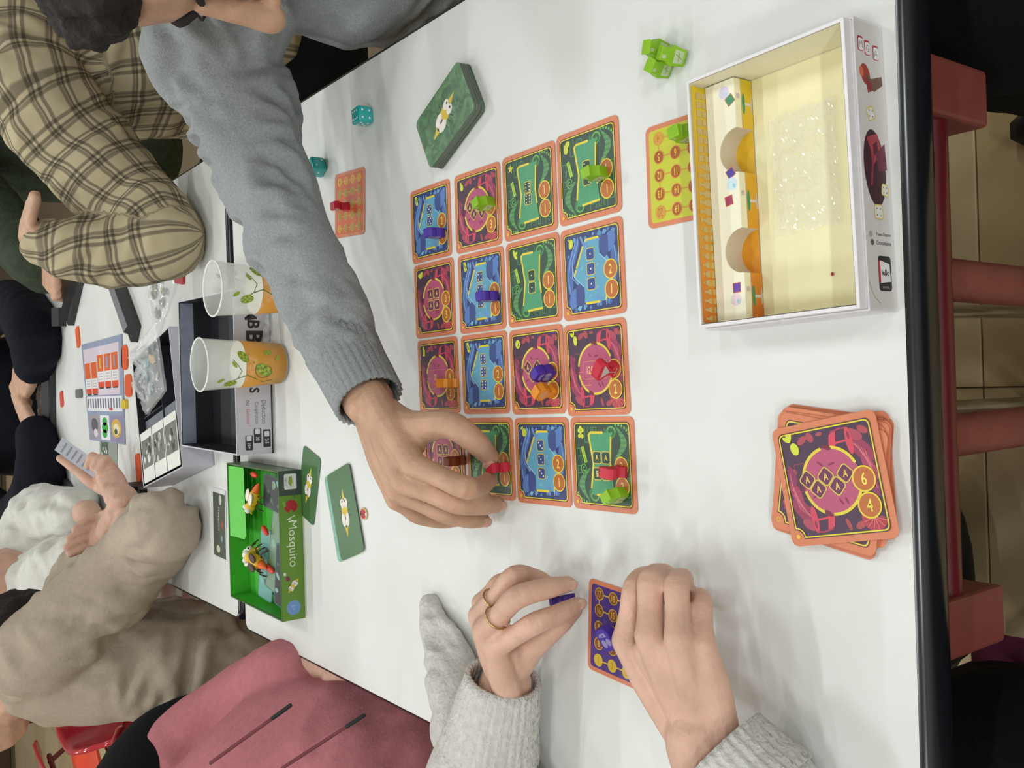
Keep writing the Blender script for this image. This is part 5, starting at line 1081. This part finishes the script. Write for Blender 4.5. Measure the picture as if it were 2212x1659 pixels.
garment(nv, 'jumper', [([Vector((-.02, 3.34, TZ-.27)), Vector((-.02, 3.32, TZ)), Vector((-.02, 3.30, TZ+.2))], [.17, .17, .11], (1, 0, 0), 1.3), ([Vector((-.12, 3.3, TZ+.18)), Vector((-.26, 3.25, TZ+.17)), rp(20, 1130, 3.0), tp(85, 1050, .058), tp(78, 935, .045)], [.1, .088, .075, .062, .048]), ([Vector((.1, 3.3, TZ+.18)), Vector((.22, 3.25, TZ+.17)), rp(25, 660, 3.0), tp(75, 720, .055), tp(74, 790, .045)], [.1, .088, .075, .066, .05])], nm, .009, .006, 24, 10, 4.)
hair_blob(nv, [(nq(-.03, 0, .05), (.1, .09, .088), nM)], hairm, .009, .006, 50)
# white blouse
wb_ = person('person in a white blouse behind the person in beige'); wbm = cloth_mat('#d2d0c8', 'white_blouse', .05, .3, 150)
bn = Vector((-.52, 2.46, TZ+.27)); bg_, bq, bM = head_geo((-.46, 2.46, TZ+.46), (.9, -.1, -.3), (.2, 0, .95), .95, bn); b_w = tp(222, 1150, .05)
link('body', remesh(bg_ + [ell_geo(rp(15, 1255, 2.36), (.075, .085, .075)), tube_geo([bn, rp(70, 1150, 2.42), tp(140, 1110, .06), tp(190, 1108, .04)], [.05, .04, .036, .028], 14, 4)], .004, 5), wskin, wb_, True); face_parts(wb_, bq, bM)
garment(wb_, 'blouse', [([Vector((-.56, 2.46, TZ-.27)), Vector((-.54, 2.46, TZ-.05)), Vector((-.52, 2.45, TZ+.1)), rp(60, 1285, 2.42)], [.14, .135, .125, .085], (0, 1, 0), 1.3), ([rp(70, 1200, 2.40), rp(80, 1130, 2.44), tp(130, 1112, .065), tp(165, 1110, .05)], [.085, .075, .066, .055]), ([rp(95, 1260, 2.3), rp(130, 1240, 2.2), tp(185, 1200, .06)], [.08, .07, .055])], wbm, .006, .017, 34, 14, 8.)
hair_blob(wb_, [(bq(-.03, 0, .05), (.1, .09, .09), bM), (bq(-.07, 0, -.06), (.06, .09, .12), bM)], hairm, .009, .006, 50)
# beige top
be = person('person in a beige long sleeved top holding a paper card, elbow on table'); bem = cloth_mat('#b2a492', 'beige_jersey', .06, .35, 250)
e1 = tp(352, 1136, .058); w1 = tp(280, 1128, .062); w2 = tp(255, 1070, .055); bs = rp(110, 1395, 1.72); ben = Vector((-.55, 1.86, TZ+.27)); eg, eq, eM = head_geo((-.47, 1.88, TZ+.45), (.85, .1, -.5), (.3, 0, .9), .95, ben)
hnd1 = simple_hand(w1, rp(225, 1140, 1.86), rp(150, 1172, 1.86), .6, .92, (.1, -.6, .8))
hnd2 = hand_geo(w2, [[rp(215, 1012, 1.97), rp(200, 985, 1.95), rp(190, 1005, 1.95)], [rp(225, 1005, 1.96), rp(213, 990, 1.93), rp(203, 1010, 1.93)], [rp(236, 1002, 1.95), rp(228, 992, 1.92), rp(214, 1018, 1.92)], [rp(244, 1010, 1.95), rp(238, 1002, 1.92), rp(228, 1022, 1.92)]], [rp(220, 1052, 1.97), rp(195, 1040, 1.98), rp(165, 1015, 2.0), rp(130, 990, 2.02)], .0088)
link('body', remesh(eg + hnd1 + hnd2 + [tube_geo([ben, bs, rp(215, 1290, 1.69), rp(310, 1190, 1.66), e1, tp(310, 1135, .06), w1], [.04, .034, .032, .03, .03, .028, .026], 14, 4), tube_geo([ben, rp(110, 1400, 1.95), rp(160, 1290, 1.98), tp(262, 1105, .06), w2], [.04, .03, .03, .028, .026], 14, 4)], .0026, 5), wskin, be, True); face_parts(be, eq, eM, .95)
garment(be, 'jersey_top', [([rp(560, 1425, 1.72), rp(430, 1420, 1.74), rp(270, 1425, 1.78), rp(130, 1435, 1.82), rp(80, 1430, 1.84)], [.095, .10, .105, .095, .075], (0, 1, 0), 1.45), ([rp(90, 1420, 1.78), bs, rp(215, 1290, 1.69), rp(310, 1190, 1.66), e1], [.085, .078, .072, .066, .058]), ([e1, tp(330, 1135, .06), tp(306, 1131, .062)], [.056, .046, .036]), ([rp(110, 1400, 1.95), rp(160, 1290, 1.98), tp(262, 1120, .05), tp(266, 1085, .05)], [.08, .062, .036, .031])], bem, .006, .017, 46, 11, 6.)
hair_blob(be, [(eq(-.03, 0, .05), (.1, .09, .09), eM), (rp(40, 1360, 1.9), (.07, .09, .09), None), (rp(55, 1500, 1.9), (.05, .06, .10), None)], hairm, .008, .008, 40)
garment(be, 'trousers', [([rp(520, 1450, 1.72), rp(500, 1560, 1.62), rp(420, 1600, 1.62)], [.1, .09, .07])], black_cl, .012, .004)
hp = [rp(132, 975, 1.99), rp(116, 968, 1.99), rp(205, 1035, 1.96), rp(215, 1015, 1.95)]
t = thing('paper_card', 'white printed paper card held up in the hand above the board', 'card', (0, 0, 0)); nrm = (hp[2]-hp[0]).cross(hp[3]-hp[0]).normalized()*.0008
A_, D_ = rp(135, 945, 1.97), rp(118, 972, 1.98); B_, C_ = rp(222, 1005, 1.945), rp(203, 1032, 1.955)
link('card_stock', me_from([A_, B_, C_, D_, A_+nrm, B_+nrm, C_+nrm, D_+nrm], [(0, 1, 2, 3), (7, 6, 5, 4), (0, 4, 5, 1), (1, 5, 6, 2), (2, 6, 7, 3), (3, 7, 4, 0)]), mat('#b9bcc8', .5, var=.05), t)
for k in range(6):
    f0, f1 = .12+.13*k, .16+.13*k; q = lambda u, v, sg: (A_*(1-u)+B_*u)*(1-v)+(D_*(1-u)+C_*u)*v + nrm*sg
    for sg in (1.3, -.4): link('text_line', me_from([q(f0, .15, sg), q(f1, .15, sg), q(f1, .85, sg), q(f0, .85, sg)], [(0, 1, 2, 3)]), ink('#8a8e9c'), t)
# pink hoodie
pk = person('person in a pink hoodie and black trousers at the left table edge'); pkm = cloth_mat('#ba757c', 'pink_hoodie', .08, .4, 300)
kn = Vector((-.80, 1.18, TZ+.26)); kg, kq, kM = head_geo((-.74, 1.18, TZ+.46), (.9, .0, -.35), (.25, 0, .95), 1., kn); kw = rp(655, 1440, 1.18)
link('body', remesh(kg + simple_hand(kw, rp(700, 1442, 1.13), rp(745, 1462, 1.08), .6, 1., (0, 0, 1)) + [tube_geo([kn, Vector((-.66, 1.38, TZ+.14)), rp(540, 1500, 1.30), kw], [.05, .04, .04, .03], 14, 4)], .004, 5), wskin, pk, True); face_parts(pk, kq, kM)
garment(pk, 'hoodie', [([rp(860, 1625, 1.02), rp(770, 1660, 1.05), rp(640, 1730, 1.12), rp(540, 1830, 1.18)], [.08, .10, .12, .12], (0, 1, .2), 1.3), ([rp(400, 1760, 1.3), rp(430, 1610, 1.34), rp(520, 1525, 1.30), rp(610, 1462, 1.22), rp(640, 1448, 1.19)], [.08, .065, .055, .048, .042])], pkm, .007, .009, 24, 9, 12.)
for a_, b_ in (((588, 1552), (455, 1648)), ((748, 1570), (610, 1659))):
    pa, pb_ = rp(a_[0], a_[1]+0, .93), rp(b_[0], b_[1], .96); ds_ = tube('drawstring', [pa, pa.lerp(pb_, .5), pb_], .0019, mat('#7d3f44', .8), pk, 8, 2); tube('string_tip', [pa, pa+(pa-pb_).normalized()*.022], .0022, black_in, ds_, 8, 1)
garment(pk, 'trousers', [([rp(330, 1760, 1.34), rp(380, 1650, 1.42), rp(520, 1560, 1.40)], [.1, .09, .07])], black_cl, .012, .004)
# the photographer's knees
ph = person('photographer in black trousers, only the knees show below the table edge')
for x_ in (.27, -.29): pass
garment(ph, 'trousers', [([Vector((.20, -.15, .50)), Vector((.26, .12, .52)), Vector((.29, .34, .52)), Vector((.29, .38, .45)), Vector((.29, .38, .1))], [.13, .11, .085, .07, .055]), ([Vector((-.20, -.15, .50)), Vector((-.27, .12, .52)), Vector((-.31, .34, .52)), Vector((-.31, .38, .45)), Vector((-.31, .38, .1))], [.13, .11, .085, .07, .055]), ([Vector((.2, -.15, .5)), Vector((-.2, -.15, .5))], [.13, .13])], black_cl, .012, .004)
for x_ in (.29, -.31):
    V, F = merge([ell_geo((x_, .43, .045), (.045, .13, .045), None, 14)]); link('shoe', me_from(V, F), mat('#1a1a1c', .5), ph, True)
pbg = tp(2205, 1510, -.28); o = crumple('purple_bag', 0, 0, 0, .07, .09, .05, mat('#6a2448', .7, var=.1), None, 31); o.location = (pbg.x-.02, pbg.y-.05, pbg.z); tag(o, 'purple cloth bag lying on the photographer\'s knee at the table edge', 'bag')

for p_, pts_ in ((man, ((.24, .95), (.26, .72))), (wom, ((-.28, .67), (-.28, .46))), (pl, ((.32, 1.60), (.32, 1.86)))):
    for x_, y_ in pts_: ellipsoid('shoe', (x_, y_, .045), (.13, .045, .044), mat('#1a1a1c', .5), p_)
